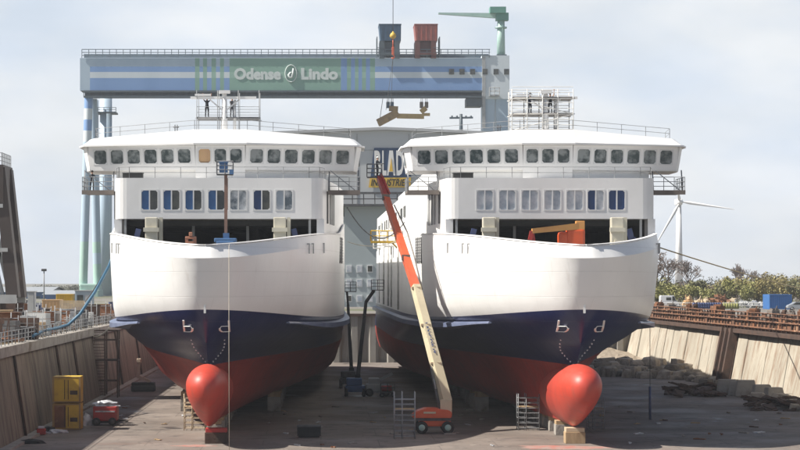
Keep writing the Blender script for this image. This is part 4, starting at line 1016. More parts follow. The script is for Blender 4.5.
# quay clutter
def qbox(name,px0,px1,pyt,D,d,mat,label,cat,detail=None,z=QZ):
    x0,x1=PX(px0,D),PX(px1,D); zt=PZ(pyt,D); T=thing(name,((x0+x1)/2,D+d/2,z),label,cat)
    mb=MB(); mb.cbox(((x0+x1)/2,D+d/2,(z+zt)/2),x1-x0,d,zt-z,bev=.04); mb.build('body',mat,T)
    if detail: detail(T,x0,x1,D,d,z,zt)
    return T
def ribs(T,x0,x1,D,d,z,zt):
    mb=MB(); k=max(3,int((x1-x0)/.35))
    for i in range(k): xx=x0+.1+(x1-x0-.2)*i/(k-1); mb.box(xx-.05,xx+.05,D-.05,D+.01,z+.12,zt-.12)
    mb.build('rib',T.children[0].data.materials[0],T)
    mb=MB(); 
    for zz in (z,zt-.12): mb.box(x0-.03,x1+.03,D-.07,D+.02,zz,zz+.12)
    mb.build('edge_frame',T.children[0].data.materials[0],T)
def cabin(T,x0,x1,D,d,z,zt):
    mb=MB(); mb.box(x0-.1,x1+.1,D-.15,D+d+.1,zt,zt+.12); mb.build('roof','greypaint',T)
    w=(x1-x0); mb=MB(); mb.box(x0+w*.12,x0+w*.48,D-.05,D+.02,z+(zt-z)*.45,z+(zt-z)*.85); mb.build('window','glassdark',T)
    mb=MB(); mb.box(x0+w*.6,x0+w*.88,D-.05,D+.02,z+.05,z+(zt-z)*.85); mb.build('door','greypaint',T)
qbox('control_cabinet',27.5,34.5,292,250,1.5,'shedroof','pale grey control cabinet beside the brown crane leg','cabinet',lambda T,x0,x1,D,d,z,zt:[(lambda m:(m.box(x0+.1,x1-.1,D-.05,D+.02,z+.5,zt-.3),m.build('door','greypaint',T)))(MB()),(lambda m:(m.box(x0-.1,x1+.1,D-.1,D+d+.1,zt,zt+.1),m.build('cap','greypaint',T)))(MB())])
qbox('site_container',42,61,299.5,268,2.5,'ochre','ochre container with ribbed side on the left quay','container',ribs)
qbox('site_container',56,72.5,294,330,3,'yellow','yellow container behind the ochre one on the quay','container',ribs)
qbox('site_cabin',75,92,291,310,3,'cabingrey','blue grey cabin at the foot of the green crane legs','cabin',cabin)
qbox('site_container',30,58,312,225,2,'rustgrey','low brown grey container close to the quay railing','container',ribs)
qbox('site_container',90,112,316,262,2,'rustgrey','low grey container beside the white ferry bow','container',ribs)
def shed(px0,px1,pye,pyr,D,d,label):
    x0,x1=PX(px0,D),PX(px1,D); ze=PZ(pye,D); zr=PZ(pyr,D); T=thing('shed',((x0+x1)/2,D,QZ),label,'shed')
    mb=MB(); mb.box(x0,x1,D,D+d,QZ,ze); mb.build('wall','shedblue',T)
    mb=MB(); ym=D+d/2; mb.poly([(x0-1,D-1,ze),(x1+1,D-1,ze),(x1+1,ym,zr),(x0-1,ym,zr)]); mb.poly([(x0-1,D+d+1,ze),(x1+1,D+d+1,ze),(x1+1,ym,zr),(x0-1,ym,zr)]); 
    for xx in (x0,x1): mb.poly([(xx,D,ze),(xx,ym,zr),(xx,D+d,ze)])
    mb.build('roof','shedroof',T)
    mb=MB(); k=4
    for i in range(k): a=x0+(x1-x0)*(i+.2)/k; mb.box(a,a+(x1-x0)*.12,D-.08,D+.02,QZ+.1,ze-1.2)
    mb.build('gate','gdark',T)
shed(-40,47,292,287,620,40,'long blue shed with pale roof beyond the left quay')
shed(46,70,294.5,290.5,560,25,'small blue shed with pale roof behind the yellow container')
# slatted fence
T=thing('slatted_fence',(PX(70,255),256,QZ),'tan slatted fence panels along the left quay','fence')
mb=MB()
for i in range(24):
    px=60+i*1.05; x=PX(px,256); mb.box(x-.045,x+.045,256,256.06,QZ+.1,PZ(300.5,256))
mb.build('slat','tanpanel',T); mb=MB()
for z in (QZ+.5,QZ+1.7): mb.box(PX(59,256),PX(86,256),256.07,256.14,z,z+.12)
mb.build('rail','tanpanel',T)
q=random.Random(11)
kinds=['rustdark','rust','darksteel','greypaint','rustdark','wood','darksteel','bluegrey','rust','concblock','plastic']
words={'rustdark':'dark rusty','rust':'rusty','greypaint':'grey','plastic':'pale plastic covered','wood':'timber','darksteel':'black','bluegrey':'dark blue','tanpanel':'tan','concblock':'concrete'}
for i in range(150):                          # stacked materials on the left quay
    D=q.uniform(176,330); px=q.uniform(-5,112) if D>225 else q.uniform(-5,60)
    x=PX(px,D)
    if x>WLx1-1.2: x=WLx1-1.2-q.uniform(0,2.5)
    k=kinds[i%len(kinds)]; w=q.uniform(.6,2.2); h=q.uniform(.5,2.3); T=thing('pallet_load',(x,D,QZ),words[k]+' pallet load among the stacked materials on the left quay','pallet load','stacked materials on the left quay')
    mb=MB()
    for b in (-.4,0,.4): mb.box(x-w/2,x+w/2,D+b-.06,D+b+.06,QZ,QZ+.12)
    mb.build('pallet','wood',T); mb=MB(); rz=q.uniform(-.4,.4)
    if i%3==0:
        for j in range(q.randint(3,6)): mb.tube((x-w/2-.4,D-.3+.16*j,QZ+.25+.1*(j%2)),(x+w/2+.4,D-.3+.16*j,QZ+.25+.1*(j%2)),.09,n=6)
        for j in range(3): mb.beam((x-w*.4+.4*j,D,QZ+.2),(x-w*.4+.4*j+q.uniform(-.3,.3),D+.2,QZ+h),.08,.08)
    elif i%3==1:
        mb.cbox((x,D,QZ+.13+h/2),w,.9,h,rz=rz,bev=.05); mb.cbox((x,D-.1,QZ+.13+h+.06),w*1.05,.95,.1,rz=rz)
    else:
        for j in range(4): mb.cbox((x+q.uniform(-.1,.1),D,QZ+.22+j*h/4),w,.9,h/4-.05,rz=rz+q.uniform(-.1,.1))
    mb.build('load',k,T)
for i in range(34):
    D=q.uniform(178,300); x=min(PX(q.uniform(0,110),D),WLx1-.9); hh=q.uniform(1.4,3.0)
    T=tag((lambda m:(m.tube((x,D,QZ),(x,D,QZ+hh),.05,n=5),m.tube((x-.6,D,QZ+hh*.8),(x+.6,D,QZ+hh*.8),.035,n=4),m.tube((x-.6,D,QZ+hh*.45),(x+.6,D,QZ+hh*.45),.035,n=4),m.tube((x+.6,D,QZ),(x+.6,D,QZ+hh*.9),.04,n=5),m.build('barrier_frame','rail',None,(x,D,QZ)))[-1])(MB()),'thin grey tube frame among the materials on the left quay','barrier','tube frames on the left quay')
# small lamp post far left
x=PX(44,400); T=thing('lamp_post',(x,400,QZ),'slender lamp post rising above the left quay containers','lamp post')
mb=MB(); mb.tube((x,400,QZ),(x,400,PZ(271,400)),.14,.1,n=6); mb.build('pole','rail',T); mb=MB(); mb.cbox((x,400,PZ(270,400)),.9,.9,.45,bev=.1); mb.build('lamp_head','darksteel',T)
def sag(a,b,drop,k=16):
    a,b=Vector(a),Vector(b); return [a+(b-a)*(i/k)-Vector((0,0,4*drop*(i/k)*(1-i/k))) for i in range(k+1)]
mb=MB(); mb.path([P(33,336,190),P(44,330.5,200),P(58,328,205),P(68,325,208),P(80,314,208),P(95,292,208),P(109,266,208),P(114,253,207.5)],.14,8); tag(mb.build('hose','hose',None,P(44,330,200)),'thick blue hose rising from the left quay to the ferry side','hose')
mb=MB(); mb.path(sag(P(80,327,238),P(109,328,236),1.0),.1,6); tag(mb.build('rope','ropepale',None,P(80,327,238)),'pale slack rope hanging over the rim of the brown wall','rope')
mb=MB(); mb.path(sag(P(113,256,206),P(84,303,300),.3),.07,5); tag(mb.build('mooring_line','cable',None,P(84,303,300)),'dark mooring line from the ferry side to the left quay','mooring line')
mb=MB(); mb.path(sag((S2X+10.6,SY+33,PZ(244,205)),(113,430,QZ+.2),1.0,24),.07,5); tag(mb.build('mooring_line','ropeyellow',None,(113,430,QZ)),'straw coloured mooring line running down to the right quay','mooring line')
mb=MB(); mb.path([(PX(229,163),163.6,15.3),(PX(229,162.8),162.8,15.2),(PX(229,162.8),162.8,8),(PX(229.3,162.8),162.8,.05)],.022,5); tag(mb.build('rope','ropepale',None,(PX(229,162.8),162.8,0)),'thin pale rope hanging straight down past the darker red bulb','rope')
x,D=PX(650,200),200; T=thing('hanging_cable',(x,D,0),'thin cable with blue lower length hanging beside the right ferry','cable')
mb=MB(); mb.tube((x,D,3.0),(x,D,16.3),.03,n=5); mb.build('wire','cable',T); mb=MB(); mb.tube((x,D,0),(x,D,3.0),.12,n=8); mb.build('sleeve','bluegrey',T)
# cables between ships
mb=MB(); mb.path(sag((S1X+11.2,SY+32,16.2),(S2X-11.3,SY+40,17.0),.7),.035,4); tag(mb.build('power_cable','ropepale',None,(2,SY+32,16)),'pale cable slung across the gap between both ferries','cable')
mb=MB(); mb.path(sag((S1X+11.2,SY+36,19.5),(S2X-11.3,SY+52,18.5),2.2),.07,4); tag(mb.build('power_cable','cable',None,(2,SY+36,19)),'dark drooping cable across the gap above the yellow platform','cable')
# yellow platform on the right ship's side
x,D=PX(383,236),236; z=PZ(243,D); T=thing('work_platform',(x,D,z),'yellow work platform with railing hung on the ferry side','platform')
mb=MB(); mb.box(x-1.3,x+1.3,D-.8,D+1.6,z,z+.22); mb.build('floor','yellow',T); mb=MB(); mb.rail([(x-1.3,D+1.5,z+.2),(x-1.3,D-.75,z+.2),(x+1.3,D-.75,z+.2)],1.1,2,.8,.05); mb.build('railing','yellow',T)
mb=MB(); mb.beam((x+1.0,D,z),(S2X-10.9,D+.4,z-1.2),.14,.14); mb.beam((x+1.2,D+.5,z+.1),(S2X-10.8,D+.5,z+.1),.18,.14); mb.build('bracket','yellow',T)
# white pipes and ladders standing off the inner side of the right ship
for i,(D,zz) in enumerate(((228,20.5),(250,19),(262,21),(281,20.5),(300,19.5))):
    x=S2X-11.5-.25; T=thing('accommodation_ladder',(x,D,9.3),'white ladder frame fixed on the inner side of the right ferry','ladder','ladder frames on the ferry side')
    mb=MB(); 
    for dy in (-.6,.6): mb.tube((x,D+dy,9.6),(x,D+dy,zz),.09,n=5)
    for k in range(12): mb.tube((x,D-.6,10+k*.8),(x,D+.6,10+k*.8),.05,n=4)
    mb.cbox((x-.35,D,zz-2.5),1.0,2.2,.15); mb.build('frame','whiterail',T); mb=MB(); mb.rail([(x-.85,D-1,zz-2.4),(x-.85,D+1,zz-2.4)],1.1,2,1,.04); mb.build('railing','whiterail',T)

# ------------------------------------------------------------------ hall with sign
BY=430.0; bx0,bx1=PX(252,BY),PX(508,BY); ze=PZ(135.5,BY); zr=PZ(130,BY); xm=PX(385,BY)
T=thing('shipyard_hall',((bx0+bx1)/2,BY,QZ),'huge grey shipyard hall carrying a navy and yellow sign','hall')
mb=MB(); mb.extrude_xz([(bx0,PZ(206,BY)),(bx1,PZ(206,BY)),(bx1,ze),(xm,zr),(bx0,ze)],BY,BY+90); mb.build('upper_wall','hall',T)
mb=MB(); mb.box(bx0,bx1,BY+.4,BY+90,QZ,PZ(206,BY)); mb.build('lower_wall','hallband',T)
mb=MB()
for s0,s1 in (((bx0-1,ze),(xm,zr)),((xm,zr),(bx1+1,ze))): mb.hexa([(s0[0],BY-.8,s0[1]+.02),(s1[0],BY-.8,s1[1]+.02),(s1[0],BY+91,s1[1]+.02),(s0[0],BY+91,s0[1]+.02)],[(s0[0],BY-.8,s0[1]+.55),(s1[0],BY-.8,s1[1]+.55),(s1[0],BY+91,s1[1]+.55),(s0[0],BY+91,s0[1]+.55)])
mb.build('roof','hallroof',T)
mb=MB()
for px in (357,409,461): mb.box(PX(px,BY)-.1,PX(px,BY)+.1,BY-.08,BY+.02,PZ(205,BY),PZ(134,BY))
mb.box(bx0,bx1,BY-.1,BY-.02,PZ(150.5,BY),PZ(149.8,BY)); mb.build('seam_strip','greypaint',T)
mb=MB(); 
for zz in (PZ(193,BY-3),PZ(205,BY-3)): mb.box(PX(330,BY),PX(430,BY),BY-3.2,BY-3,zz-.2,zz+.2)
mb.rail([(PX(330,BY),BY-3,PZ(204,BY-3)),(PX(430,BY),BY-3,PZ(204,BY-3))],2.0,2,2.2,.09); mb.box(PX(330,BY),PX(430,BY),BY-3,BY,PZ(206,BY-3),PZ(205,BY-3)); mb.build('gangway','darksteel',T)
for r,(ya,yb) in enumerate(((265,272.5),(279,287),(295,302))):
    for c in range(-4,6):
        pxa=346+c*10.5; w_=MB(); w_.box(PX(pxa,BY),PX(pxa+6,BY),BY+.28,BY+.42,PZ(yb,BY),PZ(ya,BY)); o=w_.build('window','gasket',T)
        w_=MB(); w_.box(PX(pxa+.8,BY),PX(pxa+5.2,BY),BY+.25,BY+.3,PZ(yb-.9,BY),PZ(ya+.9,BY)); w_.build('pane','glassdark' if (r*3+c)%4==2 else 'glasspale',o)
sgn=thing('sign',(PX(390,BY),BY,PZ(188,BY)),'navy and yellow company sign on the grey hall front','sign')
SYf=BY-.25
mb=MB(); mb.extrude_xz([(PX(374,BY),PZ(148,BY)),(PX(413,BY),PZ(148,BY)),(PX(411,BY),PZ(177.4,BY)),(PX(370.5,BY),PZ(177.4,BY))],SYf,BY-.12); mb.build('navy_panel','signnavy',sgn)
mb=MB(); mb.extrude_xz([(PX(370,BY),PZ(177.6,BY)),(PX(411,BY),PZ(177.6,BY)),(PX(410.3,BY),PZ(187.5,BY)),(PX(368.6,BY),PZ(187.5,BY))],SYf,BY-.12); mb.build('yellow_panel','signyellow',sgn)
def letters(parent,body,pxa,pxb,pya,pyb,D,mat,off=.02,depth=.04,shear=0,name='lettering'):
    mb=text_mesh(body,PX(pxb,D)-PX(pxa,D),PZ(pya,D)-PZ(pyb,D),depth,off,(PX(pxa,D),D-.02,PZ(pyb,D)),shear=shear); return mb.build(name,mat,parent)
letters(sgn,'B',374.3,381,150.5,175.5,SYf,'letter',.03); letters(sgn,'L',382.2,386.4,150.5,175.5,SYf,'letter',.03); letters(sgn,'D',396.2,403.6,150.5,175.5,SYf,'letter',.03); letters(sgn,'T',404.8,411,150.5,175.5,SYf,'letter',.03)
mb=MB(); D=SYf-.02
mb.extrude_xz([(PX(a,D),PZ(b,D)) for a,b in ((387.0,175.5),(389.3,150.5),(392.9,150.5),(395.4,175.5),(393.5,175.5),(392.9,172),(388.7,172),(388.5,175.5))],D-.1,D); mb.build('lettering','letter',sgn)
mb=MB(); mb.extrude_xz([(PX(a,D),PZ(b,D)) for a,b in ((389.2,171.5),(391.1,158),(393,171.5))],D-.16,D-.1); mb.build('triangle','signyellow',sgn)
letters(sgn,'INDUSTRIES',370.8,408.5,179,186,SYf,'black',.015,.04,.25)
# antenna pole on the hall roof
x=PX(461,BY+8); T=thing('antenna_pole',(x,BY+8,zr),'dark T shaped antenna pole on the hall roof','antenna')
mb=MB(); mb.tube((x,BY+8,zr-1.5),(x,BY+8,PZ(114,BY+8)),.42,.3,n=8); mb.build('pole','gdark',T); mb=MB(); mb.beam((PX(449.5,BY+8),BY+8,PZ(118,BY+8)),(PX(473,BY+8),BY+8,PZ(117.6,BY+8)),.35,.35); 
for px in (452,457,466,471): mb.tube((PX(px,BY+8),BY+8,PZ(118,BY+8)),(PX(px,BY+8),BY+8,PZ(115.6,BY+8)),.2,n=5)
mb.build('crossarm','gdark',T)

# ------------------------------------------------------------------ gantry crane
GY=700.0; g=lambda px,py,dy=0:Vector((PX(px,GY),GY+dy,PZ(py,GY)))
T=thing('gantry_crane',(PX(290,GY),GY,QZ),'giant pale blue gantry crane with green name panel behind the ferries','gantry crane')
xb=[80,90,195,199.5,203,207,211.5,216,220,224,229.5,341,347,351,355,358.5,362,366,370,375,482]
xc=['gpale','B','G','B','G','B','G','B','G','B','G','Bv','G','Bv','G','Bv','G','Bv','G','B']
zbk=[58,66.5,72,78,86.5,90.5]
mats=['gpale','gblue','ggreen','ggreen2','gwhite','gdark']
mb=MB()
for i in range(len(xb)-1):
    for j in range(len(zbk)-1):
        a=xc[i] if i<len(xc) else 'B'
        if a=='gpale': m=0
        elif a=='B': m=[0,1,4,1,1][j]
        elif a=='Bv': m=1
        else: m=[2,3,3,2,2][j] if j!=1 else 2
        mb.poly([g(xb[i],zbk[j+1]),g(xb[i+1],zbk[j+1]),g(xb[i+1],zbk[j]),g(xb[i],zbk[j])],m)
a,b=g(80,58),g(482,90.5)
mb.poly([(a.x,GY,a.z),(b.x,GY,a.z),(b.x,GY+9,a.z),(a.x,GY+9,a.z)],0); mb.poly([(a.x,GY,b.z),(b.x,GY,b.z),(b.x,GY+9,b.z),(a.x,GY+9,b.z)],5)
mb.poly([(a.x,GY,a.z),(a.x,GY+9,a.z),(a.x,GY+9,b.z),(a.x,GY,b.z)],0); mb.poly([(a.x,GY+9,a.z),(b.x,GY+9,a.z),(b.x,GY+9,b.z),(a.x,GY+9,b.z)],0)
gd=mb.build('girder',mats,T)
letters(gd,'Odense',234,281,68.0,79.8,GY-.06,'lettergrey',.05,.04); letters(gd,'Lindo',301,338,68.0,79.8,GY-.06,'lettergrey',.05,.04)
mb=MB(); c=g(291,73.5,-.2); pts=[c+Vector((1.85*math.cos(t),0,2.7*math.sin(t))) for t in [6.2832*i/24 for i in range(25)]]; mb.path(pts,.17,5,0,False)
mb.path([c+Vector((.75,0,1.6)),c+Vector((.65,0,.2)),c+Vector((.25,0,-1.2)),c+Vector((-.5,0,-1.3)),c+Vector((-.75,0,-.5)),c+Vector((-.2,0,.25)),c+Vector((.5,0,.3))],[.28,.36,.4,.42,.42,.3,.2],6); mb.build('emblem','lettergrey',gd)
# truss walkway below, rails above
mb=MB()
for py in (91.6,97): mb.beam(g(84,py,-.8),g(482,py,-.8),.55,.6)
for py in (91.6,97): mb.beam(g(84,py,2.2),g(482,py,2.2),.5,.5)
for i in range(67): px=84+i*6; mb.beam(g(px,91.6,-.8),g(px,97,-.8),.22,.22)
mb.box(g(84,97).x,g(482,97).x,GY-.8,GY+2.2,g(84,97).z-.1,g(84,97).z+.05); mb.box(g(84,97).x,g(482,97).x,GY+2.2,GY+2.4,g(84,97).z,g(84,91).z)
mb.build('lower_walkway','gdark',T)
mb=MB()
for py in (49.5,52.5,55.5): mb.beam(g(82,py,-.3),g(490,py,-.3),.24,.22)
for i in range(60): px=82+i*6.9; mb.beam(g(px,57.8,-.3),g(px,49.5,-.3),.2,.2)
mb.beam(g(82,54,6),g(490,54,6),.3,1.2); mb.build('top_railing','raildark',T) if 'raildark' in M else None
M['raildark']=wmat('blue_grey_rail',(.15,.19,.22),(.12,.15,.18),.6)
mb.build('top_railing','raildark',T)
# legs
def striped(p,q,r,cols,mats,name='leg',n=12):
    p,q=Vector(p),Vector(q); mb=MB(); k=len(cols)
    for i,cidx in enumerate(cols): mb.tube(p+(q-p)*i/k,p+(q-p)*(i+1)/k,r,n=n,m=cidx,cap=False)
    return mb.build(name,mats,T)
top=g(88,97,2); 
bl=['gpale','gblue','gwhite','palegreen']
striped(top,(PX(82.5,GY),GY+2,PZ(286,GY)),1.35,[1,2,1,2,0,0,0,0,0,0,0,0,0,3,3,3,3],bl); striped(top+Vector((.8,6,0)),(PX(95,GY),GY+8,PZ(286,GY)),1.35,[0,0,0,0,0,0,0,0,0,0,0,0,0,3,0,3,3],bl)
g2=GY+30
mb=MB(); mb.tube((PX(106,g2),g2,QZ),(PX(106,g2),g2,PZ(97,g2)),2.0,n=18); mb.tube((PX(97.6,g2),g2-3,QZ),(PX(97.6,g2),g2-3,PZ(101,g2)),.6,n=10); mb.build('leg','gpale',T)
mb=MB(); mb.box(PX(93,g2),PX(117,g2),g2-4,g2+4,PZ(114,g2),PZ(112.5,g2)); mb.rail([(PX(93,g2),g2-4,PZ(112.5,g2)),(PX(117,g2),g2-4,PZ(112.5,g2))],1.4,2,2,.09); mb.build('leg_platform','gdark',T)
mb=MB(); mb.cbox((PX(89,GY),GY+5,PZ(289,GY)),6.0,12,3.4,bev=.5); mb.cbox((PX(83,GY),GY+5,PZ(294,GY)),2.2,14,2.6,bev=.3); mb.cbox((PX(96,GY),GY+5,PZ(294,GY)),2.2,14,2.6,bev=.3); mb.build('leg_foot','palegreen',T)
mb=MB(); lx0,lx1=PX(482,GY),PX(509.5,GY); mb.box(lx0,lx1,GY-.05,GY+9.5,PZ(99,GY),PZ(55.5,GY)); mb.build('tower_head','gwhite',T)
mb=MB(); xm2=PX(495.5,GY); 
mb.hexa([(lx0+.3,GY+.3,QZ),(xm2-2.2,GY+.3,QZ),(xm2-2.2,GY+9,QZ),(lx0+.3,GY+9,QZ)],[(lx0+.3,GY+.3,PZ(99,GY)),(xm2-.2,GY+.3,PZ(99,GY)),(xm2-.2,GY+9,PZ(99,GY)),(lx0+.3,GY+9,PZ(99,GY))])
mb.hexa([(xm2+1.6,GY+.3,QZ),(lx1-.2,GY+.3,QZ),(lx1-.2,GY+9,QZ),(xm2+1.6,GY+9,QZ)],[(xm2+.2,GY+.3,PZ(99,GY)),(lx1-.2,GY+.3,PZ(99,GY)),(lx1-.2,GY+9,PZ(99,GY)),(xm2+.2,GY+9,PZ(99,GY))])
mb.build('leg','gpale',T)
mb=MB(); mb.box(lx0+.5,lx1-.5,GY+.7,GY+8.5,QZ,PZ(99.2,GY)); mb.build('leg_core','gwhite',T)
mb=MB(); mb.box(PX(482.2,GY),PX(485.4,GY),GY-.3,GY-.02,PZ(128,GY),PZ(57,GY)); mb.build('ladder_shaft','greypaint',T)
for px in (449,459.5,470,482.5,493.5,504): 
    mb=MB(); mb.box(PX(px,GY),PX(px+5,GY),GY-.35,GY-.06,PZ(74.5,GY),PZ(69,GY)); mb.build('window','glassdark',T)
mb=MB(); mb.box(PX(466,GY),PX(481.5,GY),GY-.6,GY+6,PZ(106.5,GY),PZ(98.2,GY)); mb.build('underslung_cabin','gdark',T)
mb=MB(); mb.box(PX(489,GY),PX(499,GY),GY-2,GY,PZ(96.5,GY),PZ(95,GY)); mb.rail([(PX(489,GY),GY-2,PZ(95,GY)),(PX(499,GY),GY-2,PZ(95,GY))],2.2,2,1.6,.12); mb.build('landing','greypaint',T)
# trolleys
def trolley(px0,px1,mat,label):
    c=(px0+px1)/2; t=thing('crane_trolley',(PX(c,GY),GY+4,PZ(58,GY)),label,'trolley'); mb=MB()
    mb.extrude_xz([(PX(px0+1.5,GY),PZ(41,GY)),(PX(px1-.2,GY),PZ(41,GY)),(PX(px1,GY),PZ(25.5,GY)),(PX(px0,GY),PZ(25,GY))],GY-1,GY+9); mb.build('machinery_house',mat,t)
    mb=MB(); mb.box(PX(px0-.3,GY),PX(px1+.3,GY),GY-1.2,GY+9.2,PZ(25,GY),PZ(24.2,GY))
    for k in range(5): xx=PX(px0+2.5+k*(px1-px0-4)/4,GY); mb.box(xx-.12,xx+.12,GY-1.15,GY-1,PZ(40,GY),PZ(26,GY))
    mb.build('cladding_trim',mat,t)
    mb=MB()
    for px in (px0+3,px1-4): mb.box(PX(px,GY)-.8,PX(px,GY)+.8,GY-1,GY+8,PZ(59,GY)+.2,PZ(41,GY))
    mb.box(PX(px0+2,GY),PX(px1-2,GY),GY+.5,GY+7,PZ(52,GY),PZ(42,GY)); mb.box(PX(px0+1,GY),PX(px1-1,GY),GY-1.1,GY+8,PZ(55,GY),PZ(53,GY)); mb.build('undercarriage','gdark' if mat=='trolblue' else 'trolreddark',t)
    mb=MB(); sx=px0-2 if mat=='trolblue' else px1+2; mb.rail([(PX(sx,GY),GY-1,PZ(56,GY)),(PX(sx,GY),GY+6,PZ(56,GY))],6,5,2,.13); mb.beam((PX(sx,GY),GY-1,PZ(42,GY)),(PX(sx,GY),GY-1,PZ(56,GY)),.25,.25); mb.beam((PX(sx,GY),GY-1,PZ(48,GY)),(PX((sx+c)/2,GY),GY-1,PZ(48,GY)),.2,.2); mb.beam((PX(sx,GY),GY-1,PZ(53,GY)),(PX((sx+c)/2,GY),GY-1,PZ(53,GY)),.2,.2); mb.build('stair','gdark',t)
M['trolreddark']=wmat('trolley_dark_red',(.13,.04,.03),(.09,.03,.025),.6)
trolley(379,401,'trolblue','dark blue crane trolley on top of the gantry girder'); trolley(414.5,437.5,'trolred','red crane trolley on top of the gantry girder')
# jib crane on the tower
t=thing('jib_crane',(PX(502,GY),GY+4,PZ(55,GY)),'green jib crane standing on the gantry end','jib crane')
mb=MB(); mb.tube((PX(502,GY),GY+4,PZ(55.5,GY)),(PX(502,GY),GY+4,PZ(17,GY)),1.35,1.15,n=14); mb.tube((PX(502,GY),GY+4,PZ(27,GY)),(PX(502,GY),GY+4,PZ(25.6,GY)),1.9,n=14); mb.build('post','palegreen',t)
mb=MB(); mb.box(PX(497,GY),PX(507,GY),GY+1,GY+7,PZ(57.5,GY),PZ(54,GY)); mb.build('pedestal','gdark',t)
mb=MB(); mb.hexa([(PX(508,GY),GY+3,PZ(17.5,GY)),(PX(439,GY),GY+3.4,PZ(12.8,GY)),(PX(439,GY),GY+4.6,PZ(12.8,GY)),(PX(508,GY),GY+5,PZ(17.5,GY))],[(PX(508,GY),GY+3,PZ(12,GY)),(PX(439,GY),GY+3.4,PZ(11.2,GY)),(PX(439,GY),GY+4.6,PZ(11.2,GY)),(PX(508,GY),GY+5,PZ(12,GY))]); mb.build('jib','palegreen',t)
mb=MB(); mb.box(PX(490.5,GY),PX(506.5,GY),GY+1.5,GY+6.5,PZ(12.2,GY),PZ(6,GY)); mb.cbox((PX(503,GY),GY+4,PZ(15.5,GY)),4,3.4,2.4); mb.build('winch_house','craneGreen',t)
# hook blocks and lifting beam
t=thing('lifting_beam',(PX(403,GY),GY+4,PZ(120,GY)),'ochre lifting beam hanging from the crane hooks','lifting beam'); D=GY+4
mb=MB(); mb.beam((PX(378,D),D,PZ(123,D)),(PX(398,D),D,PZ(112.5,D)),2.6,2.4); mb.beam((PX(378,D),D-1.5,PZ(124.5,D)),(PX(388,D),D-1.5,PZ(120,D)),1.6,1.4); mb.beam((PX(389,D),D,PZ(108.5,D)),(PX(398,D),D,PZ(109,D)),1.6,1.6); mb.build('hook_frame','brownyellow',t)
mb=MB(); mb.beam((PX(397,D),D,PZ(116,D)),(PX(424,D),D,PZ(116.5,D)),1.5,1.5); mb.beam((PX(422,D),D,PZ(114.5,D)),(PX(430,D),D,PZ(114.5,D)),1.0,.9); mb.beam((PX(421,D),D,PZ(112,D)),(PX(426,D),D,PZ(108,D)),1.6,1.6); mb.build('spreader','ochresteel',t) if 'ochresteel' in M else None
M['ochresteel']=wmat('yellow_steel',(.48,.33,.12),(.38,.25,.09),.6)
mb.build('spreader','ochresteel',t)
for pxs,mt in (((388,392),'trolblue'),((421.5,426.5),'rustgrey')):
    for px in pxs:
        mb=MB(); mb.cbox((PX(px,D),D,PZ(105,D)),1.15,1.2,2.0,bev=.2); mb.build('sheave_block',mt,t)
mb=MB()
for px,pyb in ((387.5,104),(389,104),(391.5,104),(393,104),(380,118)): mb.tube((PX(px if px!=380 else 389,D),D,PZ(57,D)),(PX(px,D),D,PZ(pyb,D)),.09,n=4)
for px in (421,422.5,425.5,427): mb.tube((PX(px,D),D,PZ(57,D)),(PX(px,D),D,PZ(104,D)),.07,n=4)
mb.build('hoist_rope','cable',t)
D=640; t=thing('crane_hook',(PX(393,D),D,PZ(60,D)),'yellow ball hook hanging on a long cable in front of the gantry','crane hook')
mb=MB(); mb.tube((PX(393,D),D,PZ(-40,D)),(PX(393,D),D,PZ(35,D)),.1,n=5); mb.tube((PX(393,D),D,PZ(58,D)),(PX(391,D),D,PZ(104,D)),.06,n=4); mb.tube((PX(393,D),D,PZ(58,D)),(PX(386,D),D,PZ(110,D)),.06,n=4); mb.build('cable','cable',t)
mb=MB(); mb.lathe((PX(393,D),D,PZ(35.8,D)),[(.1,-.95),(.6,-.75),(.92,-.3),(.95,.1),(.7,.65),(.3,.95),(.15,1.3)],14); mb.build('ball','yellow',t)
mb=MB(); mb.tube((PX(393,D),D,PZ(38,D)),(PX(393,D),D,PZ(49,D)),.16,n=6); mb.cbox((PX(393,D),D,PZ(51,D)),.7,.5,2.4,bev=.15); mb.path([(PX(393,D),D,PZ(54,D)),(PX(394.5,D),D,PZ(57,D)),(PX(393,D),D,PZ(59,D)),(PX(391.6,D),D,PZ(57.5,D))],.2,6); mb.build('hook','boomorange',t)

# ------------------------------------------------------------------ wind turbine
D=1100; hub=P(679,202,D); T=thing('wind_turbine',(hub.x,D,QZ),'white wind turbine behind the bushes right of the ferries','wind turbine')
mb=MB(); mb.tube((hub.x,D,QZ),(hub.x,D,hub.z-.8),2.1,1.15,n=18); mb.build('tower','turbine',T)
mb=MB(); mb.cbox((hub.x,D+1.5,hub.z),3.0,7.5,3.0,bev=.5); mb.build('nacelle','turbine',T)
mb=MB(); mb.lathe((hub.x,D-3.2,hub.z),[(1.5,1.2),(1.5,0),(1.2,-1.2),(.5,-2.0),(.05,-2.2)],14,axis='Y'); mb.build('hub','turbine',T)
hc=Vector((hub.x,D-3.4,hub.z))
def blade(e):
    d=e-hc; L_=d.length; d.normalize(); w=d.cross(Vector((0,1,0))).normalized(); mb=MB(); secs=[]
    for f,c_,th in ((0,.7,.7),(.06,.75,.7),(.18,1.6,.5),(.4,1.25,.35),(.7,.8,.2),(.95,.45,.1),(1,.15,.05)):
        p=hc+d*L_*f; secs.append(mb.add([p-w*c_*.4,p+Vector((0,-th/2,0)),p+w*c_*.6,p+Vector((0,th/2,0))]))
    for a_,b_ in zip(secs,secs[1:]):
        for j in range(4): mb.face((a_+j,a_+(j+1)%4,b_+(j+1)%4,b_+j),0,True)
    mb.build('blade','turbine',T)
blade(P(735,209.5,D-3)); blade(P(655,246,D-3)); blade(hc+Vector((-3.5,-14,6.5)))

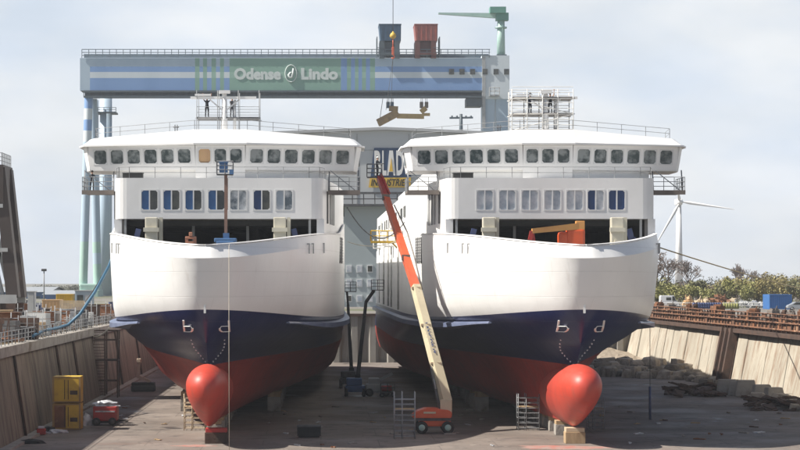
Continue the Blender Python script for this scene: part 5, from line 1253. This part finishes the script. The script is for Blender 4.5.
# ------------------------------------------------------------------ right quay
T=tq_=thing('quay_barrier',(WRx0,0,QZ-.5),'rust coloured steel barrier of plates and pipes along the right rim','barrier')
q=random.Random(21); mb=MB(); y=120.0
while y<YR:
    w=q.uniform(1.5,4); h=q.choice([.9,1.3,1.6,1.8])+q.uniform(-.15,.15); mb.box(WRx1+.1,WRx1+.3,y,y+w-.08,QZ-.5,QZ-.5+h); y+=w
mb.build('plate','rust',T)
mb=MB()
for z,r in ((QZ-.2,.12),(QZ+.55,.1),(QZ+1.05,.07),(QZ+1.5,.07)): mb.tube((WRx1-.1,120,z),(WRx1-.1,YR,z),r,n=6)
mb.build('pipe','rust',T); y=190.0
while y<YR: mb=MB(); mb.box(WRx1-.12,WRx1+.02,y,y+.14,QZ-.5,QZ+1.55); mb.build('post','rustdark',T); y+=q.uniform(1.4,2.3)
y=191.0
while y<YR:
    mb=MB(); w=q.uniform(.5,2.4); z=q.choice([QZ-.1,QZ+.35,QZ+.9]); mb.box(WRx1-.05,WRx1+.08,y,y+w,z,z+q.uniform(.3,.6)); mb.build('panel','rust',T); y+=w+q.uniform(.2,1.8); tq_.rotation_euler.z=WRA
# second fence line and small stuff behind the barrier
for i in range(46):
    y=q.uniform(205,336); x=wr(y)+q.uniform(1.2,3.5); k=q.choice(['rust','rust','rust','rustdark','wood','rustgrey','rustdark']); w=q.uniform(.5,1.6); h=q.uniform(.7,1.9)
    mb=MB(); mb.cbox((x,y,QZ+h/2),w,w*.9,h,rz=q.uniform(-.5,.5),bev=.06); mb.beam((x-w/2,y-w/2,QZ+.1),(x+w*.3,y-w/2,QZ+h+.5),.1,.1); mb.cbox((x+.1,y,QZ+h+.1),w*.7,w*.6,.2,rz=q.uniform(-.6,.6))
    wd={'rust':'rusty','ochre':'ochre','rustdark':'dark rusty','wood':'timber','plastic':'pale','rustgrey':'brown grey'}[k]
    tag(mb.build('scrap_bin',k,None,(x,y,QZ)),wd+' scrap bin behind the rust coloured barrier','scrap bin','scrap bins behind the rusty barrier')
D=415
def van(px0,px1,D,label,mat,h,cat='van',name='parked_van',car=False):
    x0,x1=PX(px0,D),PX(px1,D); L_=x1-x0; T=thing(name,((x0+x1)/2,D+1,QZ),label,cat)
    if car: prof=[(0,.35),(1,.35),(1,.75),(.97,.92),(.8,1.0),(.68,1.45),(.32,1.48),(.12,1.02),(.02,.9),(0,.7)]
    else: prof=[(0,.35),(1,.35),(1,.85),(.96,1.15),(.84,1.3),(.72,h),(.03,h),(0,h*.9)]
    mb=MB(); mb.extrude_xz([(x0+a*L_,QZ+b) for a,b in prof],D,D+1.9); b_=mb.build('body',mat,T)
    bm=bmesh.new(); bm.from_mesh(b_.data); bmesh.ops.bevel(bm,geom=bm.edges[:],offset=.08,segments=2,affect='EDGES'); bm.to_mesh(b_.data); bm.free()
    mb=MB()
    if car: mb.extrude_xz([(x0+a*L_,QZ+b) for a,b in ((.2,1.02),(.74,1.02),(.66,1.38),(.34,1.4))],D-.02,D+.02)
    else: mb.extrude_xz([(x0+a*L_,QZ+b) for a,b in ((.62,1.35),(.82,1.35),(.72,h-.15),(.62,h-.15))],D-.02,D+.02); mb.extrude_xz([(x0+a*L_,QZ+b) for a,b in ((.3,1.45),(.56,1.45),(.56,h-.35),(.3,h-.35))],D-.02,D+.02)
    mb.build('window','glassdark',T)
    for a in (.18,.82): wheel_y(T,(x0+a*L_,D+.08,QZ+.34),.34,.22,'steel')
    return T
van(660.5,679.5,415,'white van parked behind the rusty barrier near the turbine','vanwhite',2.35)
crumpled('gravel_heap',(PX(683,418),418,QZ),2.3,1.5,1.0,'gravel','low pale gravel heap beside the white van','gravel heap',31)
van(788,812,380,'silver car parked right of the blue container','carsilver',1.5,'car','parked_car',True)
qbox('site_container',769.5,792,294.5,395,6,'bluecont','bright blue container on the right quay before the bushes','container',ribs)
for i in range(12):
    px=694+i*2.4; x=PX(px,402); mb=MB(); mb.lathe((x,402,QZ),[(.28,0),(.3,.02),(.3,.35),(.315,.37),(.3,.4),(.3,.8),(.315,.82),(.3,.85),(.3,1.1),(.26,1.14)],10)
    tag(mb.build('barrel','navybarrel' if 'navybarrel' in M else 'bluegrey',None,(x,402,QZ)),'dark blue barrel in the row behind the rusty barrier','barrel','row of dark blue barrels')
for i in range(6):
    px=724+i*2.6; x=PX(px,402); mb=MB(); mb.lathe((x,402,QZ),[(.3,0),(.36,.05),(.4,.5),(.3,.95),(.1,1.0)],9); mb.tube((x,402,QZ),(x,402,QZ+1.3),.06,n=5)
    tag(mb.build('grass_sack','olivesack' if 'olivesack' in M else 'leafA',None,(x,402,QZ)),'olive green sack in the row right of the blue barrels','sack','row of olive sacks')
for i,(px,D,k,w,h,lab) in enumerate(((689,410,'ochre',1.8,2.9,'tall ochre scrap heap left of the barrels'),(702,425,'tanpanel',3.2,2.2,'pale tan heap of timber behind the barrels'),(716,428,'rust',3.6,3.0,'large rusty scrap heap behind the barrels'),(723,424,'rust',2.8,2.7,'rusty scrap heap with dark top right of the large one'),(733,424,'tanpanel',2.6,2.0,'pale heap behind the olive sacks'),(745,420,'greypaint',4.0,1.6,'grey scrap heap left of the blue container'),(757,420,'plastic',3.4,1.5,'pale grey heap beside the blue container'))):
    q2=random.Random(40+i); x=PX(px,D); T=thing('scrap_heap',(x,D,QZ),lab,'scrap heap'); mb=MB()
    for j in range(26):
        a=q2.uniform(-1,1); hh=h*(1-.55*abs(a))*q2.uniform(.25,1)*.85; mb.cbox((x+a*w/2,D+q2.uniform(-.8,.8),QZ+hh*.9),q2.uniform(.4,1.1),q2.uniform(.3,1),q2.uniform(.15,.7),rz=q2.uniform(0,3),rx=q2.uniform(-.7,.7))
    for j in range(8): a=q2.uniform(-1,1); mb.beam((x+a*w/2,D,QZ),(x+a*w/3+q2.uniform(-.6,.6),D+.3,QZ+h*q2.uniform(.5,1)),.16,.16)
    mb.build('scrap',k,T)
# pale fence behind
T=thing('mesh_fence',(80,408,QZ),'thin pale rail fence along the right quay road','fence'); mb=MB(); mb.rail([(PX(640,408),408,QZ),(PX(860,408),408,QZ)],1.0,2,2.5,.06); mb.build('rails','whiterail',T)

# ------------------------------------------------------------------ rubble at the foot of the right wall
def rock(name,c,sx,sy,sz,mat,label,cat,seed,group,angular=True):
    q=random.Random(seed); bm=bmesh.new()
    pts=[Vector((q.uniform(-1,1)*sx,q.uniform(-1,1)*sy,q.uniform(0,1)*sz)) for _ in range(13)]+[Vector((a*sx*.8,b*sy*.8,0)) for a in (-1,1) for b in (-1,1)]+[Vector((a*sx*.6,b*sy*.6,sz*q.uniform(.7,1))) for a in (-1,1) for b in (-1,1)]
    vs=[bm.verts.new(p) for p in pts]; r=bmesh.ops.convex_hull(bm,input=vs)
    bmesh.ops.delete(bm,geom=[v for v in bm.verts if not v.link_faces],context='VERTS')
    bmesh.ops.bevel(bm,geom=bm.edges[:],offset=.03,segments=1,affect='EDGES')
    me=bpy.data.meshes.new(name); bmesh.ops.rotate(bm,verts=bm.verts[:],cent=(0,0,0),matrix=Matrix.Rotation(q.uniform(0,6.28),3,'Z')); bm.to_mesh(me); bm.free(); me.materials.append(M[mat])
    o=bpy.data.objects.new(name,me); COL.objects.link(o); o.location=c; return tag(o,label,cat,group)
M['rubble']=wmat('rubble', (0.232,0.203,0.165), (0.128,0.108,0.090),.95,scale=1.2,bump=.8,bscale=3)
nt_=M['rubble'].node_tree; b_=[n for n in nt_.nodes if n.type=='BSDF_PRINCIPLED'][0]; src=b_.inputs['Base Color'].links[0].from_socket
oi=nt_.nodes.new('ShaderNodeObjectInfo'); mr=ramp(nt_,oi.outputs['Random'],0,1,.6,1.9); vm=N(nt_,'ShaderNodeVectorMath',operation='SCALE'); nt_.links.new(src,vm.inputs[0]); nt_.links.new(mr,vm.inputs['Scale']); nt_.links.new(vm.outputs[0],b_.inputs['Base Color'])
q=random.Random(77)
for i in range(120):                          # first the long bank, front edge from px 590 to 690
    f=q.random(); px=588+f*115; D0=290-f*14; D=min(D0+abs(q.gauss(0,8)),Dw(px)-1.2); x=PX(px,D); s=q.uniform(.45,1.15)
    zz=max(0,min(1.5,(D-D0)*.085))*.8
    rock('rubble_lump',(x,D,zz-.08),s*1.15,s*.95,s*q.uniform(.8,1.5),'rubble','broken concrete lump in the bank below the gravel slope','rubble',100+i,'rubble bank below the gravel slope')
for i in range(130):
    f=q.random(); px=690+f*128; D=Dw(px)-2.0-abs(q.gauss(0,5)); x=PX(px,D); s=q.uniform(.35,1.15)
    rock('rubble_lump',(x,D,-.05),s,s*.8,s*q.uniform(.6,1.2),'rubble','broken concrete lump along the foot of the pale right wall','rubble',300+i,'rubble along the right wall')
for i,(px,D,w,h) in enumerate(((727,243,2.4,1.7),(737,241,1.9,1.6),(746,239,2.3,1.8),(762,235,2.1,1.5),(774,231,2.0,1.4))):
    mb=MB(); x=PX(px,D); mb.hexa([(x-w/2,D-.8,0),(x+w/2,D-.8,0),(x+w/2,D+.8,0),(x-w/2,D+.8,0)],[(x-w*.4,D-.5,h),(x+w*.4,D-.5,h),(x+w*.42,D+.6,h),(x-w*.42,D+.6,h)]); o=mb.build('concrete_block','concblock',None,(x,D,0)); 
    bm=bmesh.new(); bm.from_mesh(o.data); bmesh.ops.bevel(bm,geom=bm.edges[:],offset=.07,segments=2,affect='EDGES'); bm.to_mesh(o.data); bm.free(); o.rotation_euler.z=q.uniform(-.25,.25)
    tag(o,'large grey tapered concrete block among the rubble by the fender piles','concrete block','large concrete blocks')
def plates(px0,px1,D0,D1,n,label,group,seed):
    q=random.Random(seed)
    for i in range(n):
        px=q.uniform(px0,px1); D=q.uniform(D0,D1); x=PX(px,D); w=q.uniform(1.0,2.6); lay=q.random()
        mb=MB(); mb.cbox((0,0,0),w,q.uniform(.6,1.4),q.uniform(.08,.22)); mb.cbox((q.uniform(-.3,.3),0,.12),w*.7,.5,.1,rz=.3)
        o=mb.build('steel_plate','rustdark',None,(0,0,0)); o.location=(x,D,.15+lay*.75); o.rotation_euler=(q.uniform(-.3,.3),q.uniform(-.28,.28),q.uniform(0,3.14)); tag(o,label,'steel plate',group)
plates(668,724,237,250,44,'dark rusty steel plate in the flat heap left of the concrete blocks','steel plates left of the concrete blocks',5)
plates(748,812,213,222,44,'dark rusty steel plate in the flat heap near the right edge','steel plates near the right edge',6)

# ------------------------------------------------------------------ trees and bushes
def crown_mesh(c,rx,ry,rz,n,leaf,seed,lobes=7):
    q=random.Random(seed); mb=MB(); L=[(q.uniform(-.6,.6),q.uniform(-.5,.5),q.uniform(-.35,.55),q.uniform(.35,.6)) for _ in range(lobes)]
    for i in range(n):
        lb=q.choice(L); v=Vector((q.gauss(0,1),q.gauss(0,1),q.gauss(0,1))).normalized()*(lb[3]*q.random()**.4)
        p=Vector((c[0]+(lb[0]+v.x)*rx,c[1]+(lb[1]+v.y)*ry,max(QZ+.1,c[2]+(lb[2]+v.z)*rz)))
        a=Vector((q.gauss(0,1),q.gauss(0,1),q.gauss(0,1))).normalized(); b=a.cross(Vector((q.gauss(0,1),q.gauss(0,1),q.gauss(0,1)))).normalized(); s=leaf*q.uniform(.6,1.4)
        mb.poly([p-a*s,p+b*s*.6,p+a*s,p-b*s*.6])
    return mb
def bush(px,D,w,h,mat,label,group,seed,n=800,name='bush'):
    x=PX(px,D); T=thing(name,(x,D,QZ),label,name.replace('_',' '),group); q=random.Random(seed)
    mb=crown_mesh((x,D,QZ+h*.5),w/2,w/2.4,h*.55,n,.24,seed); mb.build('foliage',mat,T)
    mb=MB()
    for j in range(6): mb.tube((x+q.uniform(-.4,.4),D,QZ),(x+q.uniform(-1,1)*w*.3,D+q.uniform(-1,1),QZ+h*q.uniform(.5,.95)),.08,.02,n=4)
    mb.build('stem','bark',T)
q=random.Random(9)
for i in range(30):
    px=652+i*5.6+q.uniform(-2,2); D=q.uniform(470,560); k=['leafA','leafD','leafB','leafA','leafD','twig'][i%6]
    dsc={'leafA':'fresh yellow green bush','leafB':'olive green bush','leafD':'budding yellowish bush','twig':'bare brownish bush'}[k]
    hh=q.uniform(4.2,6.4)+(1.0 if px>770 or 725<px<750 else 0)
    bush(px,D,q.uniform(5,9),hh*q.uniform(.8,1.1),k,dsc+' in the belt behind the right quay','bushes behind the right quay',500+i,600 if k=='twig' else 1300)
for i in range(10):
    px=650+i*17; bush(px,q.uniform(640,760),13,q.uniform(5.5,7.5),'leafC','dark far tree behind the bush belt','far trees behind the bushes',600+i,500,'distant_tree')
for i in range(9):
    px=60+i*9; bush(px-18,q.uniform(760,900),14,q.uniform(2.5,4.5),'leafC','dark far tree beyond the left quay','far trees beyond the left quay',650+i,400,'distant_tree')
def bare_tree(px,pyt,D,label,seed,spread=.5,mat='twig',depth=6):
    x=PX(px,D); h=(PZ(pyt,D)-QZ)*1.4; T=thing('bare_tree',(x,D,QZ),label,'tree','bare trees behind the bushes'); q=random.Random(seed); tr=MB(); cr=MB()
    base=Vector((x,D,QZ)); tp=base+Vector((q.uniform(-.3,.3),0,h*.35)); tr.tube(base,tp,h*.022,h*.016,n=6)
    def grow(p,d,L,r,k):
        e=p+d*L; (tr if k>=depth-1 else cr).tube(p,e,r,r*.65,n=3 if k<4 else 5,cap=False)
        if k==0: return
        for j in range(3 if k>2 else 2):
            nd=(d+Vector((q.gauss(0,spread),q.gauss(0,spread),q.gauss(.12,.25)))).normalized(); grow(p+d*L*q.uniform(.55,1),nd,L*q.uniform(.6,.8),max(.06,r*.64),k-1)
    for j in range(3): grow(base+Vector((0,0,h*(.2+.07*j))),(Vector((q.gauss(0,.3),q.gauss(0,.3),1))).normalized(),h*.25,h*.013,depth-1)
    tr.build('trunk','bark',T); cr.build('crown',mat,T)
bare_tree(657,258,520,'bare pinkish tree left of the turbine tower',1,.55); bare_tree(668,262,540,'bare pinkish tree close against the turbine tower',2,.6); bare_tree(690,268,530,'bare tree just right of the turbine tower',3,.6)
bare_tree(653,270,500,'low bare tree beside the right ferry hull',6,.6); bare_tree(736,272,640,'slim bare tree above the middle of the bush belt',4,.3); bare_tree(743,272,650,'second slim bare tree above the middle of the bush belt',5,.3); bare_tree(759,275,620,'bare tree above the bushes left of the blue container',7,.35)

# ------------------------------------------------------------------ sky, sun, camera
SUN_AZ=8.0; SUN_EL=48.0     # degrees: from straight left turned towards the camera, and height
sd=Vector((-math.cos(rad(SUN_EL))*math.cos(rad(SUN_AZ)),-math.cos(rad(SUN_EL))*math.sin(rad(SUN_AZ)),math.sin(rad(SUN_EL))))
sl=bpy.data.lights.new('sun','SUN'); sl.energy=5.0; sl.angle=rad(.6); sl.color=(1,.94,.85)
so=bpy.data.objects.new('sun',sl); COL.objects.link(so); so.rotation_euler=(-sd).to_track_quat('-Z','Y').to_euler(); so.location=(-60,60,80)
w=bpy.data.worlds.new('World'); SC.world=w; w.use_nodes=True; nt=w.node_tree; nt.nodes.clear()
out=nt.nodes.new('ShaderNodeOutputWorld'); bg=nt.nodes.new('ShaderNodeBackground'); nt.links.new(bg.outputs[0],out.inputs[0])
sky=nt.nodes.new('ShaderNodeTexSky'); sky.sky_type='NISHITA'; sky.sun_disc=False; sky.sun_elevation=rad(SUN_EL); sky.sun_rotation=math.atan2(sd.x,sd.y)
sky.air_density=1.0; sky.dust_density=2.0; sky.ozone_density=1.0
bg.inputs[1].default_value=.05
tc=nt.nodes.new('ShaderNodeTexCoord'); mp=nt.nodes.new('ShaderNodeMapping'); nt.links.new(tc.outputs['Generated'],mp.inputs[0]); mp.inputs['Scale'].default_value=(1,1,2.6)
cl=noise(nt,mp.outputs[0],7.5,7,.55); cl2=noise(nt,mp.outputs[0],9.0,6,.5)
cf=ramp(nt,cl,.34,.66,.80,1.0)
sz=nt.nodes.new('ShaderNodeSeparateXYZ'); nt.links.new(tc.outputs['Generated'],sz.inputs[0])
el=ramp(nt,sz.outputs[2],.135,.27,1.0,.04)             # cloud bank low over the horizon, clear sky overhead
mm=N(nt,'ShaderNodeMath',operation='MULTIPLY'); nt.links.new(cf,mm.inputs[0]); nt.links.new(el,mm.inputs[1]); cf=mm.outputs[0]
cc=mixrgb(nt,ramp(nt,cl2,.38,.62),(8.5,9.5,10.9),(10.6,10.95,11.35))
nt.links.new(mixrgb(nt,cf,sky.outputs[0],cc),bg.inputs[0])

cam=bpy.data.cameras.new('camera'); co=bpy.data.objects.new('camera',cam); COL.objects.link(co); SC.camera=co
mb=MB(); mb.box(-3050,3050,-600,3050,-1.5,114)
hz=mb.build('haze',[]); hz['kind']='stuff'
hm=bpy.data.materials.new('haze'); hm.use_nodes=True; hn=hm.node_tree; hn.nodes.clear()
ho=hn.nodes.new('ShaderNodeOutputMaterial'); hv=hn.nodes.new('ShaderNodeVolumePrincipled'); hn.links.new(hv.outputs[0],ho.inputs['Volume'])
hv.inputs['Color'].default_value=(.86,.92,1,1); hv.inputs['Density'].default_value=.00013
hz.data.materials.append(hm)
co.location=(0,0,H); co.rotation_euler=(rad(90),0,0); cam.sensor_width=36; cam.lens=36*F/800; cam.shift_x=(400-CX)/800; cam.shift_y=(CY-225)/800; cam.clip_end=12000; cam.clip_start=.5
SC.view_settings.view_transform='Standard'; SC.view_settings.look='None'; SC.view_settings.exposure=.8; SC.view_settings.gamma=1; SC.view_settings.use_curve_mapping=False
SC.render.engine='CYCLES'; SC.cycles.use_denoising=True
